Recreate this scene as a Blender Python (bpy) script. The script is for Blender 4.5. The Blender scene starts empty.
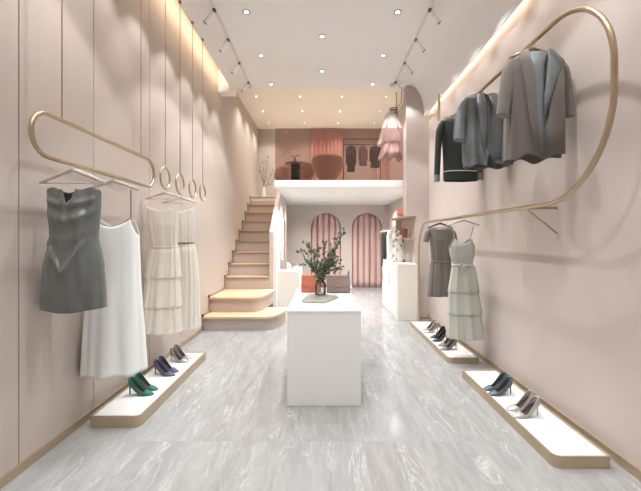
import bpy, math, random
from mathutils import Vector, Matrix
from math import sin, cos, pi, radians

sc = bpy.context.scene
COL = sc.collection
H = 1.4                       # eye height in metres
F = 360.0                     # focal length in pixels

def P(x, y, p):
    """pixel (x, y) at scale p pixels per eye height -> metres"""
    return Vector(((x-322)/p*H, F/p*H, H+(238-y)/p*H))
def YP(p): return F/p*H

# ------------------------------------------------------------------ materials
def lin(c):
    out = []
    for v in c:
        v /= 255.0
        out.append(v/12.92 if v <= 0.04045 else ((v+0.055)/1.055)**2.4)
    return (*out, 1.0)

def mat(name, rgb, rough=0.6, metal=0.0, noise=0.0, scale=20.0, bump=0.0, emit=None, estr=0.0, sheen=0.0, spec=0.5, coat=0.0, stretch=None):
    m = bpy.data.materials.new(name); m.use_nodes = True
    nt = m.node_tree; b = nt.nodes['Principled BSDF']
    c = lin(rgb)
    b.inputs['Base Color'].default_value = c
    b.inputs['Roughness'].default_value = rough
    b.inputs['Metallic'].default_value = metal
    b.inputs['Specular IOR Level'].default_value = spec
    b.inputs['Sheen Weight'].default_value = sheen
    b.inputs['Coat Weight'].default_value = coat
    if emit:
        b.inputs['Emission Color'].default_value = lin(emit)
        b.inputs['Emission Strength'].default_value = estr
    tc = nt.nodes.new('ShaderNodeTexCoord'); mp = nt.nodes.new('ShaderNodeMapping')
    nt.links.new(tc.outputs['Object'], mp.inputs['Vector'])
    if stretch: mp.inputs['Scale'].default_value = stretch
    nz = nt.nodes.new('ShaderNodeTexNoise'); nz.inputs['Scale'].default_value = scale
    nz.inputs['Detail'].default_value = 4
    nt.links.new(mp.outputs['Vector'], nz.inputs['Vector'])
    if noise > 0:
        rp = nt.nodes.new('ShaderNodeValToRGB')
        rp.color_ramp.elements[0].position = 0.3; rp.color_ramp.elements[1].position = 0.7
        rp.color_ramp.elements[0].color = tuple(v*(1-noise) for v in c[:3])+(1,)
        rp.color_ramp.elements[1].color = tuple(min(1, v*(1+noise)) for v in c[:3])+(1,)
        nt.links.new(nz.outputs['Fac'], rp.inputs['Fac'])
        nt.links.new(rp.outputs['Color'], b.inputs['Base Color'])
    if bump > 0:
        bp = nt.nodes.new('ShaderNodeBump'); bp.inputs['Strength'].default_value = bump
        bp.inputs['Distance'].default_value = 0.002
        nt.links.new(nz.outputs['Fac'], bp.inputs['Height'])
        nt.links.new(bp.outputs['Normal'], b.inputs['Normal'])
    return m

def glassy(name, tint, gloss=0.12, rough=0.0):
    m = bpy.data.materials.new(name); m.use_nodes = True
    nt = m.node_tree; nt.nodes.clear()
    out = nt.nodes.new('ShaderNodeOutputMaterial')
    tr = nt.nodes.new('ShaderNodeBsdfTransparent'); tr.inputs['Color'].default_value = lin(tint)
    gl = nt.nodes.new('ShaderNodeBsdfGlossy'); gl.inputs['Roughness'].default_value = rough
    fr = nt.nodes.new('ShaderNodeFresnel'); fr.inputs['IOR'].default_value = 1.5
    ad = nt.nodes.new('ShaderNodeMath'); ad.operation = 'ADD'; ad.inputs[1].default_value = gloss
    mx = nt.nodes.new('ShaderNodeMixShader')
    nt.links.new(fr.outputs[0], ad.inputs[0]); nt.links.new(ad.outputs[0], mx.inputs[0])
    nt.links.new(tr.outputs[0], mx.inputs[1]); nt.links.new(gl.outputs[0], mx.inputs[2])
    nt.links.new(mx.outputs[0], out.inputs[0])
    return m

def sheer(name, rgb, alpha):
    m = mat(name, rgb, 0.8, sheen=0.3, noise=0.04, scale=60)
    nt = m.node_tree; b = nt.nodes['Principled BSDF']
    b.inputs['Alpha'].default_value = alpha
    return m

def floor_mat():
    m = bpy.data.materials.new('grey_marble_tiles'); m.use_nodes = True
    nt = m.node_tree; b = nt.nodes['Principled BSDF']; L = nt.links.new; N = nt.nodes.new
    tc = N('ShaderNodeTexCoord')
    mp = N('ShaderNodeMapping'); mp.inputs['Rotation'].default_value = (0, 0, pi/2)
    mp.inputs['Location'].default_value = (0.0, 0.0, 0)
    L(tc.outputs['Object'], mp.inputs['Vector'])
    br = N('ShaderNodeTexBrick'); br.inputs['Scale'].default_value = 1.0
    br.inputs['Brick Width'].default_value = 1.68; br.inputs['Row Height'].default_value = 0.56
    br.inputs['Mortar Size'].default_value = 0.002; br.offset = 0.0
    br.inputs['Color1'].default_value = (0, 0, 0, 1); br.inputs['Color2'].default_value = (1, 1, 1, 1)
    br.inputs['Mortar'].default_value = (0.5, 0.5, 0.5, 1)
    sh = N('ShaderNodeMapping'); sh.inputs['Location'].default_value = (-0.80, 0.0, 0)
    L(mp.outputs[0], sh.inputs[0]); 
    sh.inputs['Location'].default_value = (0.80, 0.28, 0)
    L(sh.outputs[0], br.inputs['Vector'])
    # veins: distorted noise, stretched along the room, shifted per tile
    off = N('ShaderNodeVectorMath'); off.operation = 'MULTIPLY_ADD'
    L(br.outputs['Color'], off.inputs[0]); off.inputs[1].default_value = (7.0, 3.0, 5.0)
    m2 = N('ShaderNodeMapping'); m2.inputs['Rotation'].default_value = (0, 0, radians(16)); m2.inputs['Scale'].default_value = (3.4, 0.7, 1)
    L(tc.outputs['Object'], m2.inputs[0]); L(m2.outputs[0], off.inputs[2])
    n1 = N('ShaderNodeTexNoise'); n1.inputs['Scale'].default_value = 1.6; n1.inputs['Detail'].default_value = 8; n1.inputs['Roughness'].default_value = 0.62
    n1.inputs['Distortion'].default_value = 1.6
    L(off.outputs[0], n1.inputs['Vector'])
    # thin veins = ridge of noise around 0.5
    sb = N('ShaderNodeMath'); sb.operation = 'SUBTRACT'; sb.inputs[1].default_value = 0.5; L(n1.outputs['Fac'], sb.inputs[0])
    ab = N('ShaderNodeMath'); ab.operation = 'ABSOLUTE'; L(sb.outputs[0], ab.inputs[0])
    vr = N('ShaderNodeValToRGB'); vr.color_ramp.elements[0].position = 0.0; vr.color_ramp.elements[0].color = (1, 1, 1, 1)
    vr.color_ramp.elements[1].position = 0.022; vr.color_ramp.elements[1].color = (0, 0, 0, 1)
    L(ab.outputs[0], vr.inputs[0])
    n2 = N('ShaderNodeTexNoise'); n2.inputs['Scale'].default_value = 3.2; n2.inputs['Detail'].default_value = 10; n2.inputs['Roughness'].default_value = 0.7
    n2.inputs['Distortion'].default_value = 0.8
    L(off.outputs[0], n2.inputs['Vector'])
    cr = N('ShaderNodeValToRGB')
    cr.color_ramp.elements[0].position = 0.28; cr.color_ramp.elements[0].color = lin((142, 142, 141))
    cr.color_ramp.elements[1].position = 0.75; cr.color_ramp.elements[1].color = lin((172, 173, 172))
    L(n2.outputs['Fac'], cr.inputs[0])
    tint = N('ShaderNodeMix'); tint.data_type = 'RGBA'; tint.blend_type = 'MULTIPLY'; tint.inputs['Factor'].default_value = 1.0
    tr = N('ShaderNodeValToRGB'); tr.color_ramp.elements[0].color = (0.97, 0.955, 0.95, 1); tr.color_ramp.elements[1].color = (0.98, 1.0, 1.01, 1)
    L(br.outputs['Color'], tr.inputs[0])
    L(cr.outputs[0], tint.inputs[6]); L(tr.outputs[0], tint.inputs[7])
    vm = N('ShaderNodeMix'); vm.data_type = 'RGBA'
    vf = N('ShaderNodeMath'); vf.operation = 'MULTIPLY'; L(vr.outputs[0], vf.inputs[0])
    n3 = N('ShaderNodeTexNoise'); n3.inputs['Scale'].default_value = 2.0; L(off.outputs[0], n3.inputs['Vector'])
    n3r = N('ShaderNodeMapRange'); n3r.inputs[1].default_value = 0.42; n3r.inputs[2].default_value = 0.62; n3r.inputs[4].default_value = 0.6; L(n3.outputs['Fac'], n3r.inputs[0]); L(n3r.outputs[0], vf.inputs[1])
    L(vf.outputs[0], vm.inputs[0])
    L(tint.outputs[2], vm.inputs[6]); vm.inputs[7].default_value = lin((200, 201, 200))
    mo = N('ShaderNodeMix'); mo.data_type = 'RGBA'
    mf = N('ShaderNodeMath'); mf.operation = 'MULTIPLY'; mf.inputs[1].default_value = 0.5; L(br.outputs['Fac'], mf.inputs[0]); L(mf.outputs[0], mo.inputs[0])
    L(vm.outputs[2], mo.inputs[6]); mo.inputs[7].default_value = lin((150, 150, 150))
    L(mo.outputs[2], b.inputs['Base Color'])
    b.inputs['Roughness'].default_value = 0.16
    b.inputs['Specular IOR Level'].default_value = 0.45
    return m

M = {
 'floor': floor_mat(),
 'wall': mat('blush_plaster', (199, 187, 180), 0.8, noise=0.015, scale=3, bump=0.05, spec=0.2),
 'wall_panel': mat('blush_wall_panel', (193, 181, 172), 0.75, noise=0.012, scale=3, spec=0.25),
 'groove': mat('shadow_gap', (150, 134, 122), 0.9),
 'ceiling': mat('ceiling_paint', (240, 238, 236), 0.9, noise=0.01, scale=2, spec=0.1),
 'ceiling_warm': mat('ceiling_paint_rear', (240, 232, 220), 0.9, noise=0.01, scale=2, spec=0.1),
 'white': mat('matt_white_paint', (236, 236, 233), 0.5, noise=0.01, scale=5, spec=0.3),
 'lacquer': mat('white_lacquer', (238, 240, 238), 0.25, noise=0.006, scale=5),
 'cream': mat('cream_lacquer', (232, 228, 218), 0.4, noise=0.01, scale=5),
 'bronze': mat('brushed_bronze', (188, 170, 142), 0.32, 0.85, noise=0.06, scale=8),
 'bronze_light': mat('champagne_metal', (190, 172, 148), 0.38, 0.6, noise=0.05, scale=8),
 'cable': mat('bronze_cable', (150, 130, 108), 0.5, 0.4),
 'oak': mat('pale_oak', (220, 188, 154), 0.45, noise=0.10, scale=6, stretch=(1, 9, 9)),
 'oak_edge': mat('walnut_edge', (160, 138, 120), 0.5, noise=0.08, scale=12),
 'riser': mat('riser_paint', (192, 178, 169), 0.7, noise=0.01, scale=4),
 'grey_satin': mat('grey_satin', (100, 103, 100), 0.27, noise=0.05, scale=14, sheen=0.3),
 'white_crepe': mat('white_crepe', (240, 242, 239), 0.75, noise=0.015, scale=40, sheen=0.2),
 'cream_lace': sheer('cream_lace', (236, 229, 218), 0.76),
 'cream_lace2': sheer('ivory_chiffon', (238, 232, 222), 0.7),
 'taupe_cloth': mat('taupe_linen', (118, 112, 106), 0.85, noise=0.06, scale=60, sheen=0.2),
 'sage': mat('sage_chiffon', (182, 183, 174), 0.8, noise=0.03, scale=40, sheen=0.2),
 'coat': mat('taupe_wool', (116, 109, 104), 0.9, noise=0.05, scale=70, sheen=0.3),
 'coat_lining': mat('blue_grey_satin', (116, 125, 127), 0.5, noise=0.04, scale=20),
 'slate': mat('slate_silk', (104, 109, 111), 0.38, noise=0.22, scale=7),
 'darkgreen': mat('dark_green_wool', (58, 62, 58), 0.85, noise=0.08, scale=80),
 'piping': mat('pale_piping', (200, 202, 198), 0.7),
 'cuffgrey': mat('grey_cuff', (132, 134, 134), 0.7),
 'wood_hanger': mat('pale_hanger', (212, 204, 196), 0.5, noise=0.03, scale=30),
 'dark_hanger': mat('dark_hanger', (84, 72, 62), 0.5, noise=0.05, scale=30),
 'green_shoe': mat('green_suede', (14, 98, 82), 0.6, noise=0.08, scale=60, sheen=0.4),
 'navy_shoe': mat('navy_suede', (70, 70, 98), 0.55, noise=0.08, scale=60, sheen=0.3),
 'silver_shoe': mat('silver_leather', (172, 168, 164), 0.35, 0.3, noise=0.05, scale=40),
 'black_shoe': mat('black_leather', (44, 48, 54), 0.35, noise=0.05, scale=40),
 'teal_shoe': mat('teal_grey_leather', (74, 92, 98), 0.4, noise=0.06, scale=40),
 'grey_shoe': mat('grey_leather', (120, 116, 114), 0.4, noise=0.05, scale=40),
 'insole': mat('dark_insole', (70, 52, 48), 0.7),
 'orange_bag': mat('orange_leather', (210, 122, 98), 0.5, noise=0.05, scale=60, bump=0.2),
 'grey_bag': mat('mauve_grey_leather', (158, 140, 134), 0.5, noise=0.05, scale=60, bump=0.2),
 'brown_bag': mat('brown_leather', (156, 112, 92), 0.5, noise=0.06, scale=60, bump=0.2),
 'stem': mat('brown_stem', (96, 84, 60), 0.7, noise=0.1, scale=40),
 'leaf': mat('deep_green_leaf', (100, 116, 88), 0.5, noise=0.4, scale=25),
 'leaf_brown': mat('bronze_leaf', (112, 100, 76), 0.6, noise=0.2, scale=25),
 'dry': mat('dry_grey_leaf', (140, 132, 118), 0.7, noise=0.2, scale=25),
 'slab': mat('pale_stone', (158, 162, 153), 0.3, noise=0.10, scale=12),
 'curtain': mat('pink_velvet', (212, 178, 171), 0.8, noise=0.03, scale=30, sheen=0.3),
 'curtain_up': mat('rose_velvet', (212, 164, 150), 0.8, noise=0.03, scale=30, sheen=0.3),
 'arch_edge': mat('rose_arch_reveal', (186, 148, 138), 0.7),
 'pleat_shade': mat('dark_rose_pleat_shade', (150, 112, 105), 0.8),  # colour for the painted shade between curtain pleats
 'shelfwood': mat('blush_shelf_board', (186, 160, 146), 0.5, noise=0.04, scale=9),
 'chair': mat('brown_velvet', (146, 110, 92), 0.8, noise=0.05, scale=40, sheen=0.3),
 'black': mat('black_lacquer', (36, 34, 34), 0.4, noise=0.05, scale=20),
 'tabletop': mat('rust_tabletop', (126, 84, 72), 0.4, noise=0.05, scale=20),
 'blackmetal': mat('black_metal', (52, 44, 42), 0.4, 0.5, noise=0.03, scale=20),
 'track': mat('pale_track_paint', (222, 216, 212), 0.5, noise=0.01, scale=10),
 'spot_body': mat('white_spot_housing', (248, 246, 244), 0.4, noise=0.01, scale=10),
 'spot_mouth': mat('dark_baffle', (60, 50, 42), 0.6),
 'trim_ring': mat('dark_trim_ring', (110, 100, 94), 0.4, 0.4),
 'lens': mat('lit_lens', (255, 250, 240), 0.5, emit=(255, 246, 232), estr=14),
 'led_warm': mat('warm_led_strip', (255, 220, 170), 0.5, emit=(255, 229, 198), estr=16),
 'led_soft': mat('soft_led_strip', (255, 235, 210), 0.5, emit=(255, 238, 220), estr=30),
 'rail_glass': glassy('pink_tinted_glass', (232, 217, 213), 0.03),
 'clear': glassy('clear_glass', (244, 240, 236), 0.05),
 'pane': glassy('shopfront_glass', (250, 250, 250), 0.0),
 'pinkdress': mat('pale_lilac_satin', (244, 226, 226), 0.5, noise=0.03, scale=20, sheen=0.3),
 'whitelace': mat('white_organza', (250, 246, 242), 0.7, noise=0.04, scale=60),
 'darkcloth': mat('charcoal_cloth', (72, 66, 66), 0.85, noise=0.08, scale=50),
 'mauvecloth': mat('mauve_cloth', (118, 98, 102), 0.85, noise=0.08, scale=50),
}
def floral():
    m = mat('floral_print', (225, 220, 212), 0.8, noise=0.0)
    nt = m.node_tree; b = nt.nodes['Principled BSDF']
    v = nt.nodes.new('ShaderNodeTexVoronoi'); v.inputs['Scale'].default_value = 11
    r = nt.nodes.new('ShaderNodeValToRGB')
    r.color_ramp.interpolation = 'LINEAR'
    r.color_ramp.elements[0].position = 0.25; r.color_ramp.elements[0].color = lin((130, 116, 106))
    r.color_ramp.elements[1].position = 0.5; r.color_ramp.elements[1].color = lin((226, 221, 212))
    tc = nt.nodes.new('ShaderNodeTexCoord')
    nt.links.new(tc.outputs['Object'], v.inputs['Vector'])
    nt.links.new(v.outputs['Distance'], r.inputs[0]); nt.links.new(r.outputs[0], b.inputs['Base Color'])
    return m
M['floral'] = floral()

# ------------------------------------------------------------------ object helpers
def tag(o, label=None, cat=None, group=None, kind=None):
    if label: o['label'] = label
    if cat: o['category'] = cat
    if group: o['group'] = group
    if kind: o['kind'] = kind
    return o

def link(o, parent=None):
    COL.objects.link(o)
    if parent is not None: o.parent = parent
    return o

class G:
    """collects geometry for ONE mesh"""
    def __init__(s): s.v = []; s.f = []; s.mi = []; s.cur = 0
    def add(s, v, f):
        n = len(s.v); s.v += [tuple(q) for q in v]; s.f += [tuple(i+n for i in q) for q in f]; s.mi += [s.cur]*len(f); return s
    def box(s, x0, x1, y0, y1, z0, z1):
        v = [(x, y, z) for z in (z0, z1) for y in (y0, y1) for x in (x0, x1)]
        return s.add(v, [(0, 2, 3, 1), (4, 5, 7, 6), (0, 1, 5, 4), (2, 6, 7, 3), (0, 4, 6, 2), (1, 3, 7, 5)])
    def prism(s, poly, z0, z1):
        n = len(poly)
        v = [(x, y, z0) for x, y in poly]+[(x, y, z1) for x, y in poly]
        return s.add(v, [tuple(range(n))[::-1], tuple(range(n, 2*n))]+[(i, (i+1) % n, n+(i+1) % n, n+i) for i in range(n)])
    def tube(s, pts, r, n=12, closed=False, sx=1.0):
        pts = [Vector(p) for p in pts]; k = len(pts)
        rad = r if isinstance(r, (list, tuple)) else [r]*k
        tang = []
        for i in range(k):
            a = pts[(i-1) % k] if (closed or i > 0) else pts[i]
            b = pts[(i+1) % k] if (closed or i < k-1) else pts[i]
            tang.append((b-a).normalized())
        up = Vector((0, 0, 1)) if abs(tang[0].z) < 0.9 else Vector((0, 1, 0))
        nrm = (up - tang[0]*up.dot(tang[0])).normalized()
        vs = []
        for i in range(k):
            nrm = (nrm - tang[i]*nrm.dot(tang[i])).normalized()
            bn = tang[i].cross(nrm)
            for j in range(n):
                a = 2*pi*j/n
                vs.append(pts[i]+nrm*cos(a)*rad[i]+bn*sin(a)*rad[i]*sx)
        fs = []
        for i in range(k if closed else k-1):
            for j in range(n):
                a = i*n+j; b = i*n+(j+1) % n; c = ((i+1) % k)*n+(j+1) % n; d = ((i+1) % k)*n+j
                fs.append((a, d, c, b))
        if not closed:
            fs.append(tuple(range(n))); fs.append(tuple(range((k-1)*n, k*n))[::-1])
        return s.add(vs, fs)
    def lathe(s, prof, n=24, a0=0, a1=2*pi, c=(0, 0, 0)):
        full = abs(a1-a0-2*pi) < 1e-6; m = n if full else n+1
        vs = [(c[0]+r*cos(a0+(a1-a0)*j/n), c[1]+r*sin(a0+(a1-a0)*j/n), c[2]+z) for r, z in prof for j in range(m)]
        fs = []
        for i in range(len(prof)-1):
            for j in range(n):
                j2 = (j+1) % m
                fs.append((i*m+j, i*m+j2, (i+1)*m+j2, (i+1)*m+j))
        return s.add(vs, fs)
    def build(s, name, m, parent=None, loc=None, smooth=None, bevel=0, rotz=0, solid=0):
        me = bpy.data.meshes.new(name); me.from_pydata(s.v, [], s.f)
        ms = m if isinstance(m, list) else [m]
        for q in ms: me.materials.append(M[q])
        for i, pl in enumerate(me.polygons): pl.material_index = min(s.mi[i], len(ms)-1)
        me.update()
        import bmesh
        bm = bmesh.new(); bm.from_mesh(me)
        bmesh.ops.remove_doubles(bm, verts=bm.verts, dist=1e-6)
        bmesh.ops.recalc_face_normals(bm, faces=bm.faces)
        bm.to_mesh(me); bm.free()
        o = bpy.data.objects.new(name, me); link(o, parent)
        if loc is not None: o.location = loc
        o.rotation_euler.z = rotz
        if smooth:
            for pl in me.polygons: pl.use_smooth = True
            if smooth != True: me.set_sharp_from_angle(angle=radians(smooth))
        if bevel:
            md = o.modifiers.new('b', 'BEVEL'); md.width = bevel; md.segments = 2; md.limit_method = 'ANGLE'
        if solid:
            md = o.modifiers.new('s', 'SOLIDIFY'); md.thickness = solid; md.offset = 0
        return o

def thing(name, label, cat, loc=(0, 0, 0), rotz=0, group=None):
    o = bpy.data.objects.new(name, None); o.empty_display_size = 0.1; link(o)
    o.location = loc; o.rotation_euler.z = rotz
    return tag(o, label, cat, group)

def dup(root, loc, rotz=None, label=None, group=None):
    r = root.copy(); COL.objects.link(r); r.location = loc
    if rotz is not None: r.rotation_euler.z = rotz
    if label: r['label'] = label
    if group: r['group'] = group
    for ch in list(root.children):
        c = ch.copy(); COL.objects.link(c); c.parent = r
        for g in list(ch.children):
            d = g.copy(); COL.objects.link(d); d.parent = c
    return r

def struct(g, name, m, **k): return tag(g.build(name, m, **k), kind='structure')
def hb(g, x0, x1, y0, y1, z0, z1): return g.box(x0*H, x1*H, y0*H, y1*H, z0*H, z1*H)

# ================================================================== ROOM
XL, XR = -1.29, 1.32            # walls, in eye heights
YB, YF = F/49.5, -1.6           # rear wall, shop front
ZC, ZR = 2.885, 3.2             # front and rear ceiling heights
YS = F/80                       # the front ceiling ends here
struct(hb(G(), XL-.1, XR+.1, YF, YB+.2, -.08, 0), 'floor', 'floor')
# left wall of tall panels with shadow gaps
g = G(); g.cur = 1; hb(g, XL-.12, XL-.012, YF, YB+.1, 0, ZR); g.cur = 0
joints = [YF] + [1.532-.55*k for k in (5, 4, 3, 2, 1)] + [1.532, 2.034, 2.69, 3.28] + [YB+.1]
joints = sorted(j for j in joints if j >= YF)
for a, b in zip(joints[:-1], joints[1:]):
    hb(g, XL-.012, XL, a+(.003 if a > YF else 0), b-.003, 0, ZR)
struct(g, 'wall_left', ['wall_panel', 'groove'])
struct(hb(G(), XR, XR+.1, YF, YB+.1, 0, ZR), 'wall_right', 'wall')
# return wall on the right, narrower below the shelves
g = G(); YRt = F/81
hb(g, 1.04, XR, YRt, YRt+.16, 1.27, ZR); hb(g, 1.165, XR, YRt, YRt+.16, 0, 1.27)
struct(g, 'wall_return', 'wall')
# rear wall with two arched niches
g = G()
arches = [(-.222, .384), (.606, 1.212)]; zt = 1.505
def archz(x):
    for a, b in arches:
        if a <= x <= b:
            c = (a+b)/2; r = (b-a)/2
            return zt - r + math.sqrt(max(0, r*r-(x-c)**2))
    return 0
xs = sorted(set([XL, XR+.05] + [round(a+(b-a)*(0.5-0.5*cos(pi*i/28)), 5) for a, b in arches for i in range(29)]))
for a, b in zip(xs[:-1], xs[1:]):
    ins = any(q <= (a+b)/2 <= r for q, r in arches)
    za, zb = (archz(a+1e-6 if ins else a), archz(b-1e-6 if ins else b)) if ins else (0, 0)
    y0, y1 = YB*H, (YB+.13)*H
    v = [(a*H, y0, za*H), (b*H, y0, zb*H), (b*H, y0, ZR*H), (a*H, y0, ZR*H)]
    g.add(v, [(0, 1, 2, 3)])
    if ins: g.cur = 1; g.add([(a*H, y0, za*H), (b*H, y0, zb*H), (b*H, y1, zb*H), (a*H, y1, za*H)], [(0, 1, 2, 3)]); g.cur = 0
for A in arches:
    for x in A:
        g.cur = 1; z1 = (zt-(A[1]-A[0])/2)*H
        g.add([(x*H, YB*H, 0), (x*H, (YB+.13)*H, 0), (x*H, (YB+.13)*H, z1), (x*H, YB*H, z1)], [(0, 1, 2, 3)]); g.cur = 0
g.cur = 0; hb(g, XL, XR+.05, YB+.13, YB+.2, 0, ZR)
struct(g, 'wall_back', ['wall', 'arch_edge'])
# shop front behind the viewer: piers, beam and glass
g = G(); hb(g, XL, -1.1, YF-.1, YF, 0, ZR); hb(g, 1.1, XR, YF-.1, YF, 0, ZR); hb(g, -1.1, 1.1, YF-.1, YF, 2.5, ZR)
struct(g, 'wall_front', 'wall')
w = struct(G().box(-1.1*H, 1.1*H, (YF-.055)*H, (YF-.045)*H, 0, 2.5*H), 'window_1', 'pane')
g = G()
for x in (-1.09, -.36, .36, 1.09): hb(g, x-.02, x+.02, YF-.08, YF-.02, 0, 2.5)
hb(g, -1.1, 1.1, YF-.08, YF-.02, 0, .03); hb(g, -1.1, 1.1, YF-.08, YF-.02, 2.46, 2.5)
g.build('window_frame', 'blackmetal', parent=w)

# ceilings
struct(hb(G(), XL-.1, XR+.1, YF, YB+.2, ZR, ZR+.08), 'ceiling_rear', 'ceiling_warm')
struct(hb(G(), -1.15, 1.08, YF, YS, ZC, ZR), 'ceiling', 'ceiling')
# curved bulkhead on the right
g = G(); n = 24; prof = []
for i in range(n+1):
    a = pi/2*i/n
    prof.append((1.08+(1.262-1.08)*sin(a), ZC-(ZC-2.50)*(1-cos(a))))
vs = []
for (x, z) in prof: vs += [(x*H, YF*H, z*H), (x*H, YRt*H, z*H)]
g.add(vs, [(2*i, 2*i+1, 2*i+3, 2*i+2) for i in range(n)])
hb(g, 1.262, 1.274, YF, YRt, 2.50, ZR)
hb(g, 1.08, 1.262, YS-.01, YRt, ZC+.005, ZR)
struct(g, 'ceiling_bulkhead', 'ceiling', smooth=40)
# closing piece of the left light slot
struct(hb(G(), XL, -1.10, YS-.03, YS+.12, 2.815, ZR), 'trim_1', 'white')
# LED strips of the two light slots
tag(hb(G(), -1.165, -1.15, YF+.05, YS-.06, 2.97, 3.0).build('light_strip', 'led_warm'), 'warm light strip in the ceiling slot above the hanging rings', 'light strip')
tag(hb(G(), 1.274, 1.284, YF+.05, YRt-.06, 2.60, 2.63).build('light_strip', 'led_soft'), 'soft light strip behind the curved bulkhead over the coats', 'light strip')
# baseboards
struct(hb(G(), XL, XL+.012, YF, 3.87, 0, .042), 'baseboard_left', 'bronze_light')
g = hb(G(), XR-.012, XR, YF, YRt, 0, .042); hb(g, 1.165, XR, YRt-.012, YRt, 0, .03)
struct(g, 'baseboard_right', 'bronze_light')
g = G()
for a, b in ((-.6, -.222), (.384, .606), (1.212, XR)): hb(g, a, b, YB-.01, YB, 0, .03)
struct(g, 'baseboard_back', 'white')

# upper floor
YM = F/77
g = hb(G(), -.62, XR, YM, YB, 1.667, 1.74); hb(g, XL, -.62, 6.45, YB, 1.667, 1.74)
struct(g, 'floor_upper', 'white')
gl = thing('glass_railing', 'pink-tinted glass balustrade along the edge of the upper floor', 'railing', (0, (YM+.02)*H, 1.74*H))
G().box(-.61*H, 1.12*H, -.006, .006, 0, .69*H).build('glass_pane', 'rail_glass', gl)
G().box(-.61*H, 1.12*H, -.015, .015, -.0, .018).build('base_channel', 'white', gl)

# ------------------------------------------------------------------ stairs
st = thing('staircase', 'blush staircase with pale oak treads climbing beside the panelled wall', 'staircase')
zs = [.153, .325] + [.325+.1564*k for k in range(1, 10)]   # top heights
zs[-1] = 1.735
ys = [F/93, F/88] + [4.755+.2106*k for k in range(9)] + [6.52]
def quarter(x0, x1, y0, y1, rx):
    """outline: straight front from x0, elliptical corner (width rx) to (x1, y1)"""
    pts = [(x0*H, y1*H), (x0*H, y0*H)]
    for i in range(17):
        a = pi/2*i/16
        pts.append(((x1-rx+rx*sin(a))*H, (y0+(y1-y0)*(1-cos(a)))*H))
    return pts
xr = [-.42, -.62] + [-.70]*9
for k in range(11):
    z0 = zs[k-1] if k > 0 else 0; z1 = zs[k]
    e = .025
    if k < 2:
        yend = [4.40, 4.76][k]
        rx = [.20, .15][k]
        pr = quarter(XL, xr[k]-e, ys[k]+e, yend, rx); pt = quarter(XL, xr[k], ys[k], yend, rx)
        if k == 0:
            pr = pr[1:]+[(-.62*H, yend*H), (XL*H, yend*H)]; pt = pt[1:]+[(-.62*H, yend*H), (XL*H, yend*H)]
        G().prism(pr, z0*H, (z1-.022)*H).build('riser', 'riser', st)
        tr = G().prism(pt, (z1-.022)*H, z1*H).build('tread', 'oak', st)
    else:
        hb(G(), XL, xr[k], ys[k]+.012, ys[k+1]+.012, z0, z1-.02).build('riser', 'riser', st)
        g = G(); g.cur = 1; hb(g, XL, xr[k], ys[k], ys[k]+.03, z1-.02, z1); g.cur = 0
        hb(g, XL, xr[k], ys[k]+.03, ys[k+1]+.03, z1-.02, z1)
        g.build('tread', ['oak', 'oak_edge'], st)
g = G()
yy = ys
for k in range(11):   # stepped skirting along the wall
    a = ys[k]-.012; b = ys[k+1]-.012
    hb(g, XL, XL+.012, a, a+.03, (zs[k-1] if k else 0), zs[k]+.025)
    hb(g, XL, XL+.012, a, b+.03, zs[k], zs[k]+.025)
g.build('skirting', 'oak_edge', st)
# parapet wall beside the stairs
g = G(); y0, y1 = 4.785, 6.5
pl = [(y0, 0), (y1, 0), (y1, 1.86), (5.80, 1.86), (y0, 1.08)]
v = [(x*H, a*H, b*H) for x in (-.70, -.645) for a, b in pl]
g.add(v, [(0, 1, 2, 3, 4), (9, 8, 7, 6, 5)]+[(i, 5+i, 5+(i+1) % 5, (i+1) % 5) for i in range(5)])
struct(g, 'wall_stair', 'wall')
# tall panelled doors under the stairs
for i, (a, b) in enumerate(((5.0, 5.42), (5.46, 5.88))):
    d = struct(hb(G(), -.645, -.632, a, b, .02, 1.30), 'door_%d' % (i+1), 'white', bevel=.004)
    hb(G(), -.632, -.626, a+.05, b-.05, .1, 1.22).build('door_panel', 'cream', d, bevel=.004)
    hb(G(), -.632, -.615, b-.035, b-.02, .62, .8).build('door_handle', 'bronze', d)
struct(hb(G(), -.645, -.625, 6.1, 6.16, 0, 1.3), 'trim_2', 'oak_edge')

# ================================================================== LIGHT FITTINGS
def spotlight(name, parent, loc, energy, size, blend, color, aim=None, radius=.03):
    ld = bpy.data.lights.new(name, 'SPOT'); ld.energy = energy; ld.spot_size = radians(size); ld.spot_blend = blend
    ld.color = color; ld.shadow_soft_size = radius
    o = bpy.data.objects.new(name, ld); link(o, parent); o.location = loc
    if aim is not None:
        o.rotation_euler = Vector(aim).to_track_quat('-Z', 'Y').to_euler()
    return o

WHITE = (.985, .99, 1); WARM = (1, .94, .85); NEUT = (.99, .985, 1)
DL = 132
def downlight(z, r, e, col, label, group, size=94, blend=.22):
    rm = 'trim_ring' if r > .04 else 'white'
    t = thing('ceiling_downlight', label, 'ceiling light', (0, 0, z), 0, group)
    G().lathe([(r*.62, -.004), (r*.66, -.007), (r, -.007), (r*1.05, 0)], 20).build('trim_ring', rm, t, smooth=True)
    G().lathe([(0, -.003), (r*.66, -.003)], 20).build('lens', 'lens', t)
    spotlight('lamp', t, (0, 0, -.012), e, size, blend, col, radius=r*.8)
    return t
side = {-1: 'nearer the hanging rings', 0: 'on the centre line', 1: 'nearer the coat rail'}
rows_f = [(113, (-.667, .667)), (101, (0,)), (91.5, (-.667, .667)), (83.5, (0,))]
rows_f = [(p, xs_) for p, xs_ in rows_f]
base = None
YFR = [(F/120*1, (-.63, .63)), (F/107, (0,)), (F/97, (-.63, .63)), (F/88.6, (0,)), (F/81.7, (-.62, .62)), (2.28, (0,)), (1.55, (-.63, .63)), (.8, (0,)), (.1, (-.63, .63)), (-.7, (-.63, .63))]
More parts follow.
